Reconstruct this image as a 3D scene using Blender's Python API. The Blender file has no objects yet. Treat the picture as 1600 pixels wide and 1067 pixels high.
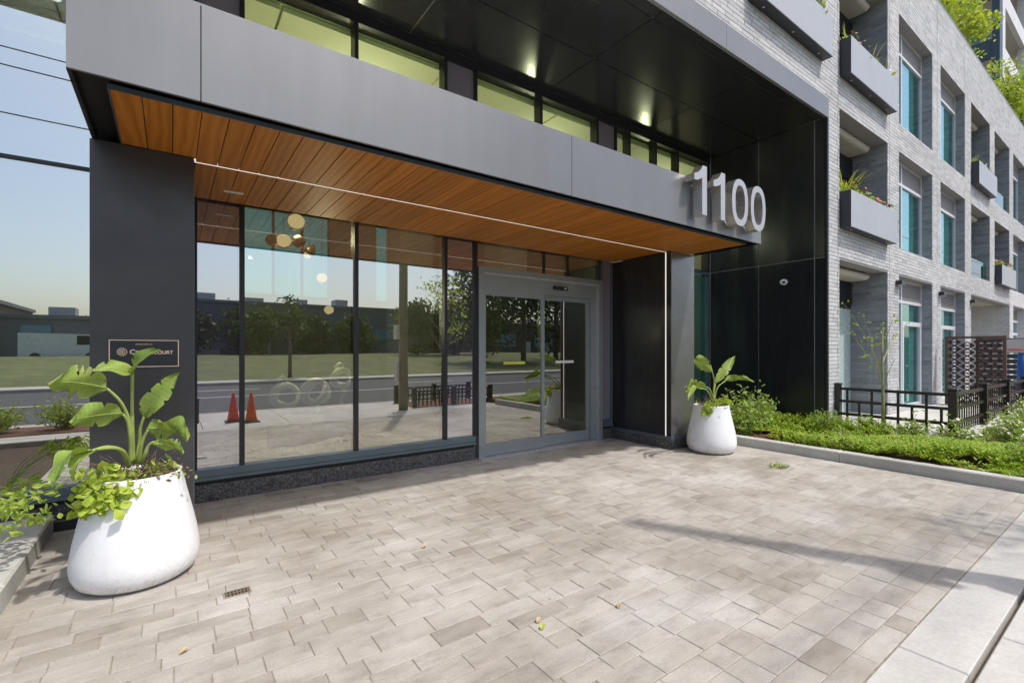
import bpy, math, random
import numpy as np
from mathutils import Vector, Matrix
R = math.radians
random.seed(7); rng = np.random.default_rng(7)
sc = bpy.context.scene
# ------------------------------------------------------------------ camera
cam_d = bpy.data.cameras.new('camera'); cam = bpy.data.objects.new('camera', cam_d)
sc.collection.objects.link(cam); sc.camera = cam
cam.location = (0, 0, 1.5); cam.rotation_euler = (R(90), 0, R(-35.7))
cam_d.sensor_width = 36; cam_d.lens = 742.4/1600*36; cam_d.shift_y = 12.5/1600
cam_d.clip_start = 0.05; cam_d.clip_end = 2000
# ------------------------------------------------------------------ sky and sun
SUN_EL = R(60); az = math.atan2(.47, -.88)
S = Vector((math.sin(az)*math.cos(SUN_EL), math.cos(az)*math.cos(SUN_EL), math.sin(SUN_EL)))
w = bpy.data.worlds.new('World'); sc.world = w; w.use_nodes = True
wn = w.node_tree.nodes; wn.clear()
wo = wn.new('ShaderNodeOutputWorld'); wb = wn.new('ShaderNodeBackground'); sk = wn.new('ShaderNodeTexSky')
sk.sky_type = 'NISHITA'; sk.sun_disc = False; sk.sun_elevation = SUN_EL; sk.sun_rotation = az
sk.air_density = 1.0; sk.dust_density = 3.0; sk.ozone_density = 1.6
wb.inputs[1].default_value = 0.15
w.node_tree.links.new(sk.outputs[0], wb.inputs[0]); w.node_tree.links.new(wb.outputs[0], wo.inputs[0])
sun_d = bpy.data.lights.new('sun', 'SUN'); sun = bpy.data.objects.new('sun', sun_d); sc.collection.objects.link(sun)
sun_d.energy = 2.2; sun_d.angle = R(1.6); sun_d.color = (1, .975, .945)
sun.rotation_euler = (-S).to_track_quat('-Z', 'Y').to_euler(); sun.location = (5, -8, 14)
vs = sc.view_settings; vs.view_transform = 'Standard'; vs.look = 'None'; vs.gamma = 1; vs.use_curve_mapping = False
vs.exposure = 0.58
# ------------------------------------------------------------------ helpers
COL = sc.collection
def link(o, parent=None):
    COL.objects.link(o)
    if parent is not None: o.parent = parent
    return o
class MB:
    def __init__(s): s.v = []; s.f = []; s.t = []
    def add(s, v, f, tone=.5):
        n = len(s.v); s.v += [tuple(p) for p in v]; s.f += [tuple(i+n for i in q) for q in f]; s.t += [tone]*len(v)
    def box(s, x0, x1, y0, y1, z0, z1, tone=.5, skip=''):
        v = [(x0,y0,z0),(x1,y0,z0),(x1,y1,z0),(x0,y1,z0),(x0,y0,z1),(x1,y0,z1),(x1,y1,z1),(x0,y1,z1)]
        F = {'b':(3,2,1,0),'t':(4,5,6,7),'f':(0,1,5,4),'r':(1,2,6,5),'k':(2,3,7,6),'l':(3,0,4,7)}
        s.add(v, [q for k, q in F.items() if k not in skip], tone); return s
    def bbox(s, x0, x1, y0, y1, z0, z1, b=.004, tone=.5):
        # chamfered on the top edges
        v = [(x0,y0,z0),(x1,y0,z0),(x1,y1,z0),(x0,y1,z0),(x0,y0,z1-b),(x1,y0,z1-b),(x1,y1,z1-b),(x0,y1,z1-b),
             (x0+b,y0+b,z1),(x1-b,y0+b,z1),(x1-b,y1-b,z1),(x0+b,y1-b,z1)]
        s.add(v, [(0,1,5,4),(1,2,6,5),(2,3,7,6),(3,0,4,7),(4,5,9,8),(5,6,10,9),(6,7,11,10),(7,4,8,11),(8,9,10,11)], tone); return s
    def tube(s, pts, rad, n=8, cap=True, tone=.5):
        pts = [Vector(p) for p in pts]
        if not isinstance(rad, (list, tuple)): rad = [rad]*len(pts)
        base = len(s.v); up = Vector((0,0,1)); prev = None
        for i, p in enumerate(pts):
            d = (pts[min(i+1, len(pts)-1)]-pts[max(i-1, 0)]).normalized()
            a = d.cross(up if abs(d.z) < .95 else Vector((1,0,0))).normalized() if prev is None else (prev-d*prev.dot(d)).normalized()
            prev = a; b = d.cross(a)
            for k in range(n):
                q = p+(a*math.cos(2*math.pi*k/n)+b*math.sin(2*math.pi*k/n))*rad[i]
                s.v.append(tuple(q)); s.t.append(tone)
        for i in range(len(pts)-1):
            for k in range(n):
                s.f.append((base+i*n+k, base+i*n+(k+1)%n, base+(i+1)*n+(k+1)%n, base+(i+1)*n+k))
        if cap:
            s.f.append(tuple(base+k for k in range(n-1, -1, -1))); s.f.append(tuple(base+(len(pts)-1)*n+k for k in range(n)))
        return s
    def lathe(s, prof, n=40, c=(0,0,0), cap0=True, cap1=False, tone=.5):
        base = len(s.v)
        for r, z in prof:
            for k in range(n):
                a = 2*math.pi*k/n; s.v.append((c[0]+r*math.cos(a), c[1]+r*math.sin(a), c[2]+z)); s.t.append(tone)
        for i in range(len(prof)-1):
            for k in range(n):
                s.f.append((base+i*n+k, base+i*n+(k+1)%n, base+(i+1)*n+(k+1)%n, base+(i+1)*n+k))
        if cap0: s.f.append(tuple(base+k for k in range(n-1, -1, -1)))
        if cap1: s.f.append(tuple(base+(len(prof)-1)*n+k for k in range(n)))
        return s
    def prism(s, poly, y0, y1, tone=.5):
        # poly in (x,z), extruded in y; y0 is the front
        n = len(poly); v = [(x, y0, z) for x, z in poly]+[(x, y1, z) for x, z in poly]
        f = [tuple(range(n)), tuple(range(2*n-1, n-1, -1))]+[(i, i+n, (i+1) % n+n, (i+1) % n) for i in range(n)]
        s.add(v, f, tone); return s
    def build(s, name, mat, parent=None, smooth=False, loc=None):
        me = bpy.data.meshes.new(name); me.from_pydata(s.v, [], s.f)
        at = me.attributes.new('tone', 'FLOAT', 'POINT'); at.data.foreach_set('value', np.array(s.t, dtype=np.float32))
        if smooth: me.polygons.foreach_set('use_smooth', [True]*len(me.polygons))
        me.materials.append(M[mat]); me.update()
        o = bpy.data.objects.new(name, me); link(o, parent)
        if loc is not None: o.location = loc
        return o
def tag(o, label=None, cat=None, group=None, kind=None):
    if label: o['label'] = label
    if cat: o['category'] = cat
    if group: o['group'] = group
    if kind: o['kind'] = kind
    return o
def thing(name, label, cat, loc=(0,0,0), group=None, rz=0):
    o = bpy.data.objects.new(name, None); link(o); o.location = loc; o.rotation_euler.z = rz; o.empty_display_size = .2
    return tag(o, label, cat, group)
def copy_tree(o, parent=None):
    c = o.copy(); COL.objects.link(c); c.parent = parent
    for ch in list(o.children): copy_tree(ch, c)
    return c
fpx, hy, ppx = 742.4, 546.0, 800.0
sA, cA = math.sin(R(35.7)), math.cos(R(35.7))
def onY(px, py, Y):
    t = (px-ppx)/fpx; X = Y*(sA+t*cA)/(cA-t*sA); d = X*sA+Y*cA; return Vector((X, Y, 1.5+(hy-py)/fpx*d))
# ------------------------------------------------------------------ materials
M = {}
class NT:
    def __init__(s, name):
        m = bpy.data.materials.new(name); m.use_nodes = True; s.m = m; s.n = m.node_tree.nodes; s.l = m.node_tree.links
        s.n.clear(); s.out = s.n.new('ShaderNodeOutputMaterial'); M[name] = m
    def node(s, t, **kw):
        nd = s.n.new(t)
        for k, v in kw.items(): setattr(nd, k, v)
        return nd
    def lk(s, a, b): s.l.new(a, b)
    def setin(s, nd, **kw):
        for k, v in kw.items():
            k2 = k.replace('_', ' ')
            if hasattr(v, 'is_linked'): s.l.new(v, nd.inputs[k2])
            else: nd.inputs[k2].default_value = v
        return nd
    def coord(s, kind='pos'):
        if kind == 'pos': return s.node('ShaderNodeNewGeometry').outputs['Position']
        return s.node('ShaderNodeTexCoord').outputs[{'obj':'Object','gen':'Generated'}[kind]]
    def noise(s, vec, scale, detail=4, rough=.6, out='Fac', dist=0):
        nd = s.node('ShaderNodeTexNoise'); s.lk(vec, nd.inputs['Vector'])
        nd.inputs['Scale'].default_value = scale; nd.inputs['Detail'].default_value = detail; nd.inputs['Roughness'].default_value = rough
        nd.inputs['Distortion'].default_value = dist
        return nd.outputs[out]
    def scale(s, vec, sc):
        mp = s.node('ShaderNodeMapping'); s.lk(vec, mp.inputs['Vector']); mp.inputs['Scale'].default_value = sc; return mp.outputs[0]
    def ramp(s, fac, stops, interp='LINEAR'):
        r = s.node('ShaderNodeValToRGB'); r.color_ramp.interpolation = interp; el = r.color_ramp.elements
        while len(el) < len(stops): el.new(.5)
        for e, (p, c) in zip(el, stops):
            e.position = p; e.color = (c if hasattr(c, '__len__') else (c, c, c))[:3]+(1,) if hasattr(c, '__len__') else (c, c, c, 1)
        s.lk(fac, r.inputs[0]); return r.outputs[0]
    def mix(s, fac, a, b, mode='MIX'):
        m = s.node('ShaderNodeMix', data_type='RGBA', blend_type=mode)
        for sock, v in ((m.inputs[0], fac), (m.inputs[6], a), (m.inputs[7], b)):
            if hasattr(v, 'is_linked'): s.lk(v, sock)
            elif hasattr(v, '__len__'): sock.default_value = tuple(v[:3])+(1,)
            else: sock.default_value = v
        return m.outputs[2]
    def math(s, op, a, b=None):
        m = s.node('ShaderNodeMath', operation=op)
        for i, v in enumerate((a, b)):
            if v is None: continue
            if hasattr(v, 'is_linked'): s.lk(v, m.inputs[i])
            else: m.inputs[i].default_value = v
        return m.outputs[0]
    def tone(s):
        a = s.node('ShaderNodeAttribute', attribute_name='tone').outputs['Fac']
        r = s.node('ShaderNodeObjectInfo').outputs['Random']
        return s.math('FRACT', s.math('ADD', a, r))
    def bump(s, h, strength=.3, dist=.01):
        b = s.node('ShaderNodeBump'); b.inputs['Strength'].default_value = strength; b.inputs['Distance'].default_value = dist
        s.lk(h, b.inputs['Height']); return b.outputs[0]
    def pbr(s, col, rough=.6, metal=0, normal=None, spec=.5, **kw):
        p = s.node('ShaderNodeBsdfPrincipled')
        for k, v in (('Base Color', col), ('Roughness', rough), ('Metallic', metal), ('Specular IOR Level', spec)):
            if hasattr(v, 'is_linked'): s.lk(v, p.inputs[k])
            elif hasattr(v, '__len__'): p.inputs[k].default_value = tuple(v[:3])+(1,)
            else: p.inputs[k].default_value = v
        if normal is not None: s.lk(normal, p.inputs['Normal'])
        for k, v in kw.items(): p.inputs[k.replace('_', ' ')].default_value = v
        s.lk(p.outputs[0], s.out.inputs[0]); return p
def simple(name, col, rough=.6, metal=0, var=.15, nscale=6, bump=0, spec=.5, **kw):
    t = NT(name); p = t.coord(); n = t.noise(p, nscale, 5, .65)
    c = t.mix(1, col, t.ramp(n, [(.3, 1-var), (.7, 1+var*.5)]), 'MULTIPLY')
    rr = t.math('ADD', t.math('MULTIPLY', t.noise(p, nscale*2.3, 3), .25), rough-.125)
    t.pbr(c, rr, metal, t.bump(t.noise(p, nscale*12, 3), bump, .004) if bump else None, spec, **kw); return t
def m_paver():
    t = NT('paver'); p = t.coord(); tn = t.tone()
    base = t.ramp(tn, [(0, (.42,.395,.358)), (.22, (.395,.37,.335)), (.42, (.435,.412,.376)), (.62, (.375,.35,.316)), (.80, (.415,.39,.353)), (.95, (.32,.292,.255)), (1, (.41,.387,.352))])
    sh = t.node('ShaderNodeVectorMath', operation='ADD'); t.lk(p, sh.inputs[0])
    cm = t.node('ShaderNodeCombineXYZ'); t.lk(t.math('MULTIPLY', tn, 37), cm.inputs[0]); t.lk(t.math('MULTIPLY', tn, 91), cm.inputs[1]); t.lk(cm.outputs[0], sh.inputs[1])
    pv = t.scale(sh.outputs[0], (.6, 1.6, 1)); n1 = t.noise(pv, 5, 6, .7); n2 = t.noise(p, 90, 4, .7); n3 = t.noise(p, .9, 4, .6)
    c = t.mix(1, base, t.ramp(n1, [(.28, .70), (.5, 1.0), (.72, 1.14)]), 'MULTIPLY')
    c = t.mix(1, c, t.ramp(n2, [(.3, .86), (.6, 1.05)]), 'MULTIPLY')
    c = t.mix(1, c, t.ramp(n3, [(.3, (.86,.83,.78)), (.65, (1.05,1.04,1.03))]), 'MULTIPLY')
    n4 = t.noise(p, 3.1, 5, .75); c = t.mix(t.ramp(n4, [(.60, 0), (.76, .5)]), c, (.24,.20,.15))
    n5 = t.noise(p, 260, 2, .6); c = t.mix(t.ramp(n5, [(.68, 0), (.74, .5)]), c, (.16,.14,.11)); n6 = t.noise(p, .45, 5, .7); c = t.mix(1, c, t.ramp(n6, [(.35, (.80,.78,.74)), (.62, (1.06,1.06,1.06))]), 'MULTIPLY')
    vo = t.node('ShaderNodeTexVoronoi'); t.lk(p, vo.inputs['Vector']); vo.inputs['Scale'].default_value = 4.5; c = t.mix(t.ramp(vo.outputs['Distance'], [(.035, .55), (.06, 0)]), c, (.17,.15,.13))
    t.pbr(c, t.ramp(n1, [(.3, .62), (.7, .85)]), 0, t.bump(t.noise(p, 160, 4), .35, .003), .35)
def m_brick(name, cols, mort_var=.12):
    t = NT(name); p = t.coord(); tn = t.tone()
    k = len(cols); base = t.ramp(tn, [(i/(k-1), c) for i, c in enumerate(cols)])
    n1 = t.noise(p, 14, 5, .7); n3 = t.noise(p, .7, 4, .6)
    c = t.mix(1, base, t.ramp(n1, [(.3, 1-mort_var), (.7, 1+mort_var*.6)]), 'MULTIPLY')
    c = t.mix(1, c, t.ramp(n3, [(.3, .88), (.7, 1.06)]), 'MULTIPLY')
    t.pbr(c, .72, 0, t.bump(t.noise(p, 110, 4), .3, .004), .3)
def m_wood():
    t = NT('wood'); o = t.coord(); rnd = t.node('ShaderNodeObjectInfo').outputs['Random']
    cm = t.node('ShaderNodeCombineXYZ'); t.lk(t.math('MULTIPLY', rnd, 53), cm.inputs[0]); t.lk(t.math('MULTIPLY', rnd, 171), cm.inputs[1])
    sh = t.node('ShaderNodeVectorMath', operation='ADD'); t.lk(o, sh.inputs[0]); t.lk(cm.outputs[0], sh.inputs[1])
    v = t.scale(sh.outputs[0], (9, 1.1, 4)); wv = t.node('ShaderNodeTexWave', wave_type='BANDS', bands_direction='X')
    t.lk(v, wv.inputs['Vector']); t.setin(wv, Scale=.55, Distortion=9.0, Detail=3.0, Detail_Scale=1.1)
    n = t.noise(t.scale(sh.outputs[0], (40, 2.0, 8)), 3, 5, .7)
    c = t.ramp(wv.outputs['Fac'], [(0, (.40,.132,.014)), (.5, (.46,.165,.020)), (1, (.50,.19,.027))])
    c = t.mix(1, c, t.ramp(n, [(.3, .84), (.7, 1.08)]), 'MULTIPLY')
    c = t.mix(1, c, t.ramp(rnd, [(0, .84), (1, 1.1)]), 'MULTIPLY')
    t.pbr(c, .5, 0, t.bump(n, .10, .002), .25)
def m_leaf(name, c0, c1, trans=.35, rough=.42, vein=False):
    t = NT(name); p = t.coord(); tn = t.tone()
    if vein: tn = t.node('ShaderNodeAttribute', attribute_name='tone').outputs['Fac']
    c = t.mix(tn, c0, c1)
    if vein: c = t.mix(t.ramp(tn, [(.90, 0), (1, .8)]), c, (.36,.25,.10))
    c = t.mix(1, c, t.ramp(t.noise(p, 9, 4), [(.3, .72), (.7, 1.2)]), 'MULTIPLY')
    d = t.node('ShaderNodeBsdfPrincipled'); t.lk(c, d.inputs['Base Color']); d.inputs['Roughness'].default_value = rough; d.inputs['Specular IOR Level'].default_value = .4
    tr = t.node('ShaderNodeBsdfTranslucent'); t.lk(t.mix(1, c, (1.25,1.2,.5), 'MULTIPLY'), tr.inputs[0])
    mx = t.node('ShaderNodeMixShader'); mx.inputs[0].default_value = trans
    t.lk(d.outputs[0], mx.inputs[1]); t.lk(tr.outputs[0], mx.inputs[2]); t.lk(mx.outputs[0], t.out.inputs[0])
def m_glass(name, tint, refl, gcol=(1,1,1), warp=0.0):
    t = NT(name); tr = t.node('ShaderNodeBsdfTransparent'); tr.inputs[0].default_value = tuple(tint)+(1,)
    g = t.node('ShaderNodeBsdfGlossy'); g.inputs['Color'].default_value = tuple(gcol)+(1,); g.inputs['Roughness'].default_value = 0.0
    if warp: t.lk(t.bump(t.noise(t.coord(), .8, 2), warp, .01), g.inputs['Normal'])
    fr = t.node('ShaderNodeFresnel'); fr.inputs[0].default_value = 1.5
    fac = t.math('MINIMUM', t.math('ADD', t.math('MULTIPLY', fr.outputs[0], .95), refl), 1.0)
    fac = t.math('MULTIPLY', fac, t.math('SUBTRACT', 1.0, t.node('ShaderNodeNewGeometry').outputs['Backfacing']))
    mx = t.node('ShaderNodeMixShader'); t.lk(fac, mx.inputs[0]); t.lk(tr.outputs[0], mx.inputs[1]); t.lk(g.outputs[0], mx.inputs[2]); t.lk(mx.outputs[0], t.out.inputs[0])
def m_emit(name, col, st):
    t = NT(name); e = t.node('ShaderNodeEmission'); e.inputs[0].default_value = tuple(col)+(1,); e.inputs[1].default_value = st; t.lk(e.outputs[0], t.out.inputs[0])
def m_granite():
    t = NT('granite'); p = t.coord(); v = t.node('ShaderNodeTexVoronoi'); t.lk(p, v.inputs['Vector']); v.inputs['Scale'].default_value = 75
    n = t.noise(p, 60, 5, .8); c = t.ramp(v.outputs['Color'], [(0, (.015,.016,.018)), (.45, (.07,.07,.072)), (.8, (.15,.145,.14)), (1, (.27,.26,.25))])
    c = t.mix(1, c, t.ramp(n, [(.3, .5), (.7, 1.3)]), 'MULTIPLY'); t.pbr(c, .32, 0, None, .5)
def m_black():
    t = NT('black_panel'); p = t.coord(); rnd = t.node('ShaderNodeObjectInfo').outputs['Random']
    st = t.noise(t.scale(p, (3, 3, .35)), 4, 6, .75); sp = t.noise(p, 120, 2, .5); cl = t.noise(p, 1.1, 4, .6)
    c = t.mix(t.ramp(st, [(.45, 0), (.8, .5)]), (.019,.019,.021), (.042,.043,.047))
    t.pbr(c, t.ramp(cl, [(.3, .18), (.7, .26)]), 0, None, .5)
m_paver(); m_wood(); m_granite(); m_black()
m_brick('brick', [(.54,.53,.515), (.62,.61,.595), (.50,.49,.475), (.58,.57,.555), (.44,.435,.43), (.57,.56,.545)])
m_brick('brick_shaded', [(.25,.262,.275), (.31,.322,.332), (.21,.222,.235), (.33,.338,.345), (.185,.20,.215)])  # reveal bricks: the shade inside the openings is mixed into these bluish colours
m_brick('brick_white', [(.66,.65,.63), (.72,.71,.69), (.62,.61,.59), (.70,.69,.67)], .08)
simple('mortar', (.33,.325,.315), .85, var=.1); simple('mortar_shaded', (.20,.205,.21), .85, var=.1); simple('mortar_white', (.58,.57,.55), .85)  # the reveal mortar is darkened to carry the shade in the openings
simple('bedding', (.30,.265,.20), .95, var=.35, nscale=18, bump=.3)
def m_conc(name, col, streak=.25):
    t = NT(name); p = t.coord(); a = t.noise(p, 1.3, 6, .7); b = t.noise(p, 45, 5, .75); d = t.noise(p, 7, 5, .7)
    c = t.mix(1, col, t.ramp(a, [(.3, 1-streak), (.7, 1.08)]), 'MULTIPLY'); c = t.mix(1, c, t.ramp(b, [(.3, .86), (.65, 1.06)]), 'MULTIPLY')
    c = t.mix(t.ramp(d, [(.62, 0), (.76, .4)]), c, tuple(x*.6 for x in col)); t.pbr(c, .85, 0, t.bump(b, .35, .004), .3)
m_conc('concrete', (.53,.505,.46)); m_conc('kerb_concrete', (.50,.48,.43), .2); m_conc('asphalt', (.085,.085,.088), .2); m_conc('slab_beige', (.60,.565,.49), .12)
simple('joint_filler', (.16,.12,.08), .9, var=.4, nscale=30)
t = NT('fascia'); p = t.coord(); n1 = t.noise(t.scale(p, (2.2, 2.2, .25)), 3, 5, .65); n2 = t.noise(p, .5, 3, .5); n3 = t.noise(p, 70, 2, .5)
c = t.mix(1, (.215,.213,.212), t.ramp(n1, [(.3, .95), (.7, 1.03)]), 'MULTIPLY'); c = t.mix(1, c, t.ramp(n2, [(.3, .90), (.7, 1.08)]), 'MULTIPLY')
c = t.mix(t.ramp(n3, [(.74, 0), (.78, .35)]), c, (.42,.42,.42)); t.pbr(c, t.ramp(n2, [(.3, .36), (.7, .46)]), .35, t.bump(n2, .25, .02), .5)
simple('joint_metal', (.62,.60,.58), .5, .0, var=.1); simple('gap_black', (.008,.008,.009), .5, var=.1)
simple('column_dark', (.052,.049,.050), .36, var=.25, nscale=2.2, spec=.5)
simple('column_steel', (.29,.285,.28), .30, .75, var=.12, nscale=2)
simple('frame', (.12,.16,.18), .34, .3, var=.12, nscale=3)
simple('frame_dark', (.022,.021,.024), .4, .1, var=.1)
simple('door_metal', (.30,.33,.335), .36, .45, var=.06, nscale=2)
simple('threshold', (.55,.55,.54), .4, .6, var=.15, nscale=12)
simple('steel_number', (.66,.62,.56), .3, .9, var=.07, nscale=4)
simple('steel_face', (.47,.455,.44), .38, .5, var=.05, nscale=4)
t = NT('planter_white'); o_ = t.coord('obj'); n1 = t.noise(o_, 7, 5, .65); n2 = t.noise(o_, 38, 5, .8); n3 = t.noise(t.scale(o_, (9, 9, 1.2)), 3, 5, .7)
sx = t.node('ShaderNodeSeparateXYZ'); t.lk(o_, sx.inputs[0]); low = t.ramp(sx.outputs[2], [(.0, 1), (.13, .25), (.3, .05), (.62, .05), (.70, .35)])
c = t.mix(1, (.80,.795,.785), t.ramp(n1, [(.3, .93), (.7, 1.02)]), 'MULTIPLY'); c = t.mix(t.math('MULTIPLY', t.ramp(n2, [(.48, 0), (.72, .8)]), low), c, (.34,.29,.23))
c = t.mix(t.math('MULTIPLY', t.ramp(n3, [(.56, 0), (.75, .5)]), .5), c, (.52,.50,.46)); n4 = t.noise(o_, 55, 2, .5); c = t.mix(t.ramp(n4, [(.755, 0), (.775, .7)]), c, (.30,.28,.26))
t.pbr(c, t.ramp(n1, [(.3, .30), (.7, .48)]), 0, t.bump(n2, .05, .003), .45)
simple('soil', (.085,.055,.035), .95, var=.5, nscale=40, bump=.6)
simple('mulch', (.16,.075,.045), .95, var=.6, nscale=55, bump=.8)
simple('twig', (.24,.15,.095), .85, var=.3, nscale=30)
simple('bark', (.15,.12,.09), .9, var=.4, nscale=22, bump=.4)
simple('bark_green', (.30,.29,.12), .8, var=.35, nscale=40)
simple('pole_wood', (.21,.18,.145), .9, var=.3, nscale=9, bump=.3)
simple('plaque', (.022,.023,.03), .35, var=.1)
simple('brass', (.82,.62,.42), .38, .4, var=.05)
simple('camera_white', (.8,.8,.8), .35, var=.04); simple('black_plastic', (.018,.02,.023), .38, var=.2)
simple('box_metal', (.40,.405,.415), .45, .1, var=.05, nscale=2); simple('box_side', (.035,.037,.045), .45, var=.15)
simple('window_frame', (.64,.65,.66), .45, .1, var=.05); simple('louver', (.36,.34,.335), .5, var=.08)
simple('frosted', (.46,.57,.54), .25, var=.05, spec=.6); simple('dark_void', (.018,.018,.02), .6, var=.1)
simple('fence_black', (.020,.016,.015), .28, var=.3, nscale=12, spec=.55)
simple('rust_screen', (.13,.062,.042), .5, var=.25, nscale=7)
simple('red_plastic', (.62,.06,.05), .4, var=.06); simple('blue_plastic', (.02,.11,.42), .4, var=.06); simple('grey_plastic', (.55,.55,.52), .5, var=.06)
simple('cone_orange', (.72,.09,.03), .5, var=.1); simple('white_paint', (.75,.75,.72), .6, var=.15)
simple('interior_wall', (.30,.285,.255), .8, var=.12, nscale=1.5); simple('interior_floor', (.42,.40,.36), .35, var=.12, nscale=2)
simple('interior_ceiling', (.82,.83,.68), .8, var=.04); simple('interior_column', (.26,.25,.23), .8, var=.2)
simple('pebble', (.72,.71,.67), .8, var=.2, nscale=25); simple('sculpture', (.84,.83,.78), .5, var=.08)
simple('bronze', (.20,.14,.075), .3, .8, var=.15); simple('spandrel_back', (.115,.100,.118), .30, var=.05, nscale=1.5, spec=.6)
simple('tower_blue', (.045,.065,.09), .5, var=.15); simple('tower_white', (.66,.65,.65), .7, var=.06, nscale=.5); simple('tower_beige', (.50,.47,.41), .8, var=.05)
simple('shed_dark', (.17,.175,.18), .7, var=.25, nscale=.4); simple('shed_brown', (.11,.075,.06), .8, var=.2, nscale=.5); simple('shed_blue', (.14,.26,.32), .25, var=.1)
simple('lawn', (.13,.145,.045), .95, var=.45, nscale=.9, bump=.3); simple('wire', (.03,.03,.03), .6); simple('pvc_sticker', (.62,.58,.06), .5); simple('white_sticker', (.72,.75,.72), .5)
simple('flower_white', (.82,.78,.70), .7, var=.15); simple('flower_red', (.52,.08,.07), .6, var=.3); simple('flower_tan', (.48,.34,.18), .8, var=.3)
m_leaf('leaf_bird', (.17,.29,.045), (.40,.50,.12), .30, .38, True)
m_leaf('petiole', (.33,.42,.10), (.38,.46,.13), .15, .4)
m_leaf('leaf_lime', (.33,.44,.05), (.48,.57,.10), .4)
m_leaf('leaf_cover', (.17,.31,.025), (.44,.54,.08), .35); m_leaf('leaf_shrub', (.24,.36,.07), (.44,.54,.15), .35)
m_leaf('leaf_grass', (.32,.40,.14), (.60,.62,.36), .35); m_leaf('leaf_tree', (.045,.085,.018), (.11,.16,.03), .3, .5); m_leaf('leaf_roof', (.34,.46,.05), (.52,.58,.11), .4)
m_leaf('leaf_dark', (.03,.055,.014), (.07,.10,.025), .25, .5); m_leaf('leaf_vine', (.32,.46,.07), (.48,.58,.13), .4)
m_glass('glass', (.60,.65,.57), .40, (1.0,.99,.94), .012)
m_glass('glass_left', (.52,.58,.56), .52, (.99,1.0,.95), .02)
m_glass('glass_clear', (.86,.92,.74), .05, (1,1,1))
m_glass('glass_door', (.42,.45,.40), .30, (1,1,.95), .012)
m_glass('glass_teal', (.52,.80,.78), .24, (.80,1,1), .02)
m_glass('glass_rear', (.45,.80,.74), .05)
t = NT('spandrel'); df = t.node('ShaderNodeBsdfDiffuse'); df.inputs[0].default_value = (.115,.10,.115,1); gl = t.node('ShaderNodeBsdfGlossy'); gl.inputs['Roughness'].default_value = .015
mx = t.node('ShaderNodeMixShader'); mx.inputs[0].default_value = .58; t.lk(df.outputs[0], mx.inputs[1]); t.lk(gl.outputs[0], mx.inputs[2]); t.lk(mx.outputs[0], t.out.inputs[0])
simple('spandrel_dull', (.20,.175,.205), .35, var=.05, nscale=1, spec=.5)
m_emit('led', (1, .90, .80), .62); m_emit('lamp_glow', (1, .72, .42), 1.25); m_emit('downlight_glow', (1, .96, .9), 4.0)
# ------------------------------------------------------------------ ground
gnd = tag(MB().box(-300, 300, -300, 300, -.6, -.30).build('ground', 'lawn'), kind='structure')
road = tag(MB().box(-200, 200, -14, -1.95, -.29, -.13).build('road', 'asphalt'), kind='structure')
for yy, ww in ((-7.9, .12),):
    MB().box(-200, 200, yy, yy+ww, -.13, -.126).build('lane_line', 'white_paint', road)
for k in range(-12, 16):
    for yy in (-11.0,): MB().box(k*9, k*9+3, yy, yy+.12, -.13, -.126).build('lane_dash', 'white_paint', road)
tag(MB().bbox(-200, 200, -2.1, -1.94, -.29, .0, .02).build('street_kerb', 'kerb_concrete'), kind='structure')
tag(MB().bbox(-200, 200, -14.2, -14.01, -.29, .0, .02).build('far_kerb', 'kerb_concrete'), kind='structure')
tag(MB().box(-200, 200, -15.9, -14.2, -.29, -.02).build('far_pavement', 'concrete'), kind='structure')
mb = MB(); xs = np.linspace(-120, 120, 49); ysl = [-15.9, -20, -27, -34, -42, -60, -120]; zz = [-.02, .15, .6, .95, 1.0, 1.0, 1.0]
vv = [(x, y, z+.08*math.sin(x*.31+y)) if y < -16 else (x, y, z) for y, z in zip(ysl, zz) for x in xs]; nx = len(xs)
mb.add(vv, [(j*nx+i, (j+1)*nx+i, (j+1)*nx+i+1, j*nx+i+1) for j in range(len(ysl)-1) for i in range(nx-1)])
tag(mb.build('far_lawn', 'lawn', smooth=True), kind='structure')
side = tag(MB().box(-120, 120, -1.94, .55, -.29, -.05).build('sidewalk', 'joint_filler'), kind='structure')
for k in range(-14, 16):
    for (a, b) in ((-1.93, -.70), (-.692, .527)):
        MB().bbox(k*1.52+.5, k*1.52+2.012, a, b, -.049, -.004+.002*math.sin(k*3.1), .006, random.random()).build('slab', 'concrete', side)
band = MB()
for k in range(-5, 9): band.bbox(k*3.0, k*3.0+2.994, .553, .816, -.2, -.002, .006)
tag(band.build('concrete_band', 'concrete'), kind='structure')
# pavers
pav = tag(MB().box(-.80, 7.26, .816, 5.62, -.2, -.0050).build('paving', 'bedding'), kind='structure')
plist = []; y = .820; row = 0
widths = [.108, .138, .165]
while y < 5.60:
    wd = widths[(row*7+row//3) % 3]; wd = min(wd, 5.605-y)
    if wd < .05: break
    x = -.79-random.random()*.3
    while x < 7.24:
        L = random.choice([.17, .21, .25, .30, .36, .42]); a, b = max(x, -.79), min(x+L, 7.245)
        if b-a > .03: plist.append((a, b, y, y+wd))
        x += L
    y += wd; row += 1
def vis(a, b, y0, y1):
    X, Y = (a+b)/2, (y0+y1)/2; d = X*sA+Y*cA
    if d < .5: return 0
    px = ppx+fpx*(X*cA-Y*sA)/d; py = hy+fpx*1.5/d
    return (b-a)*(y1-y0)/d**3 if -30 < px < 1630 and py < 1090 else 0
plist.sort(key=lambda q: -vis(*q)); rest = MB(); cache = {}
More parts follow.
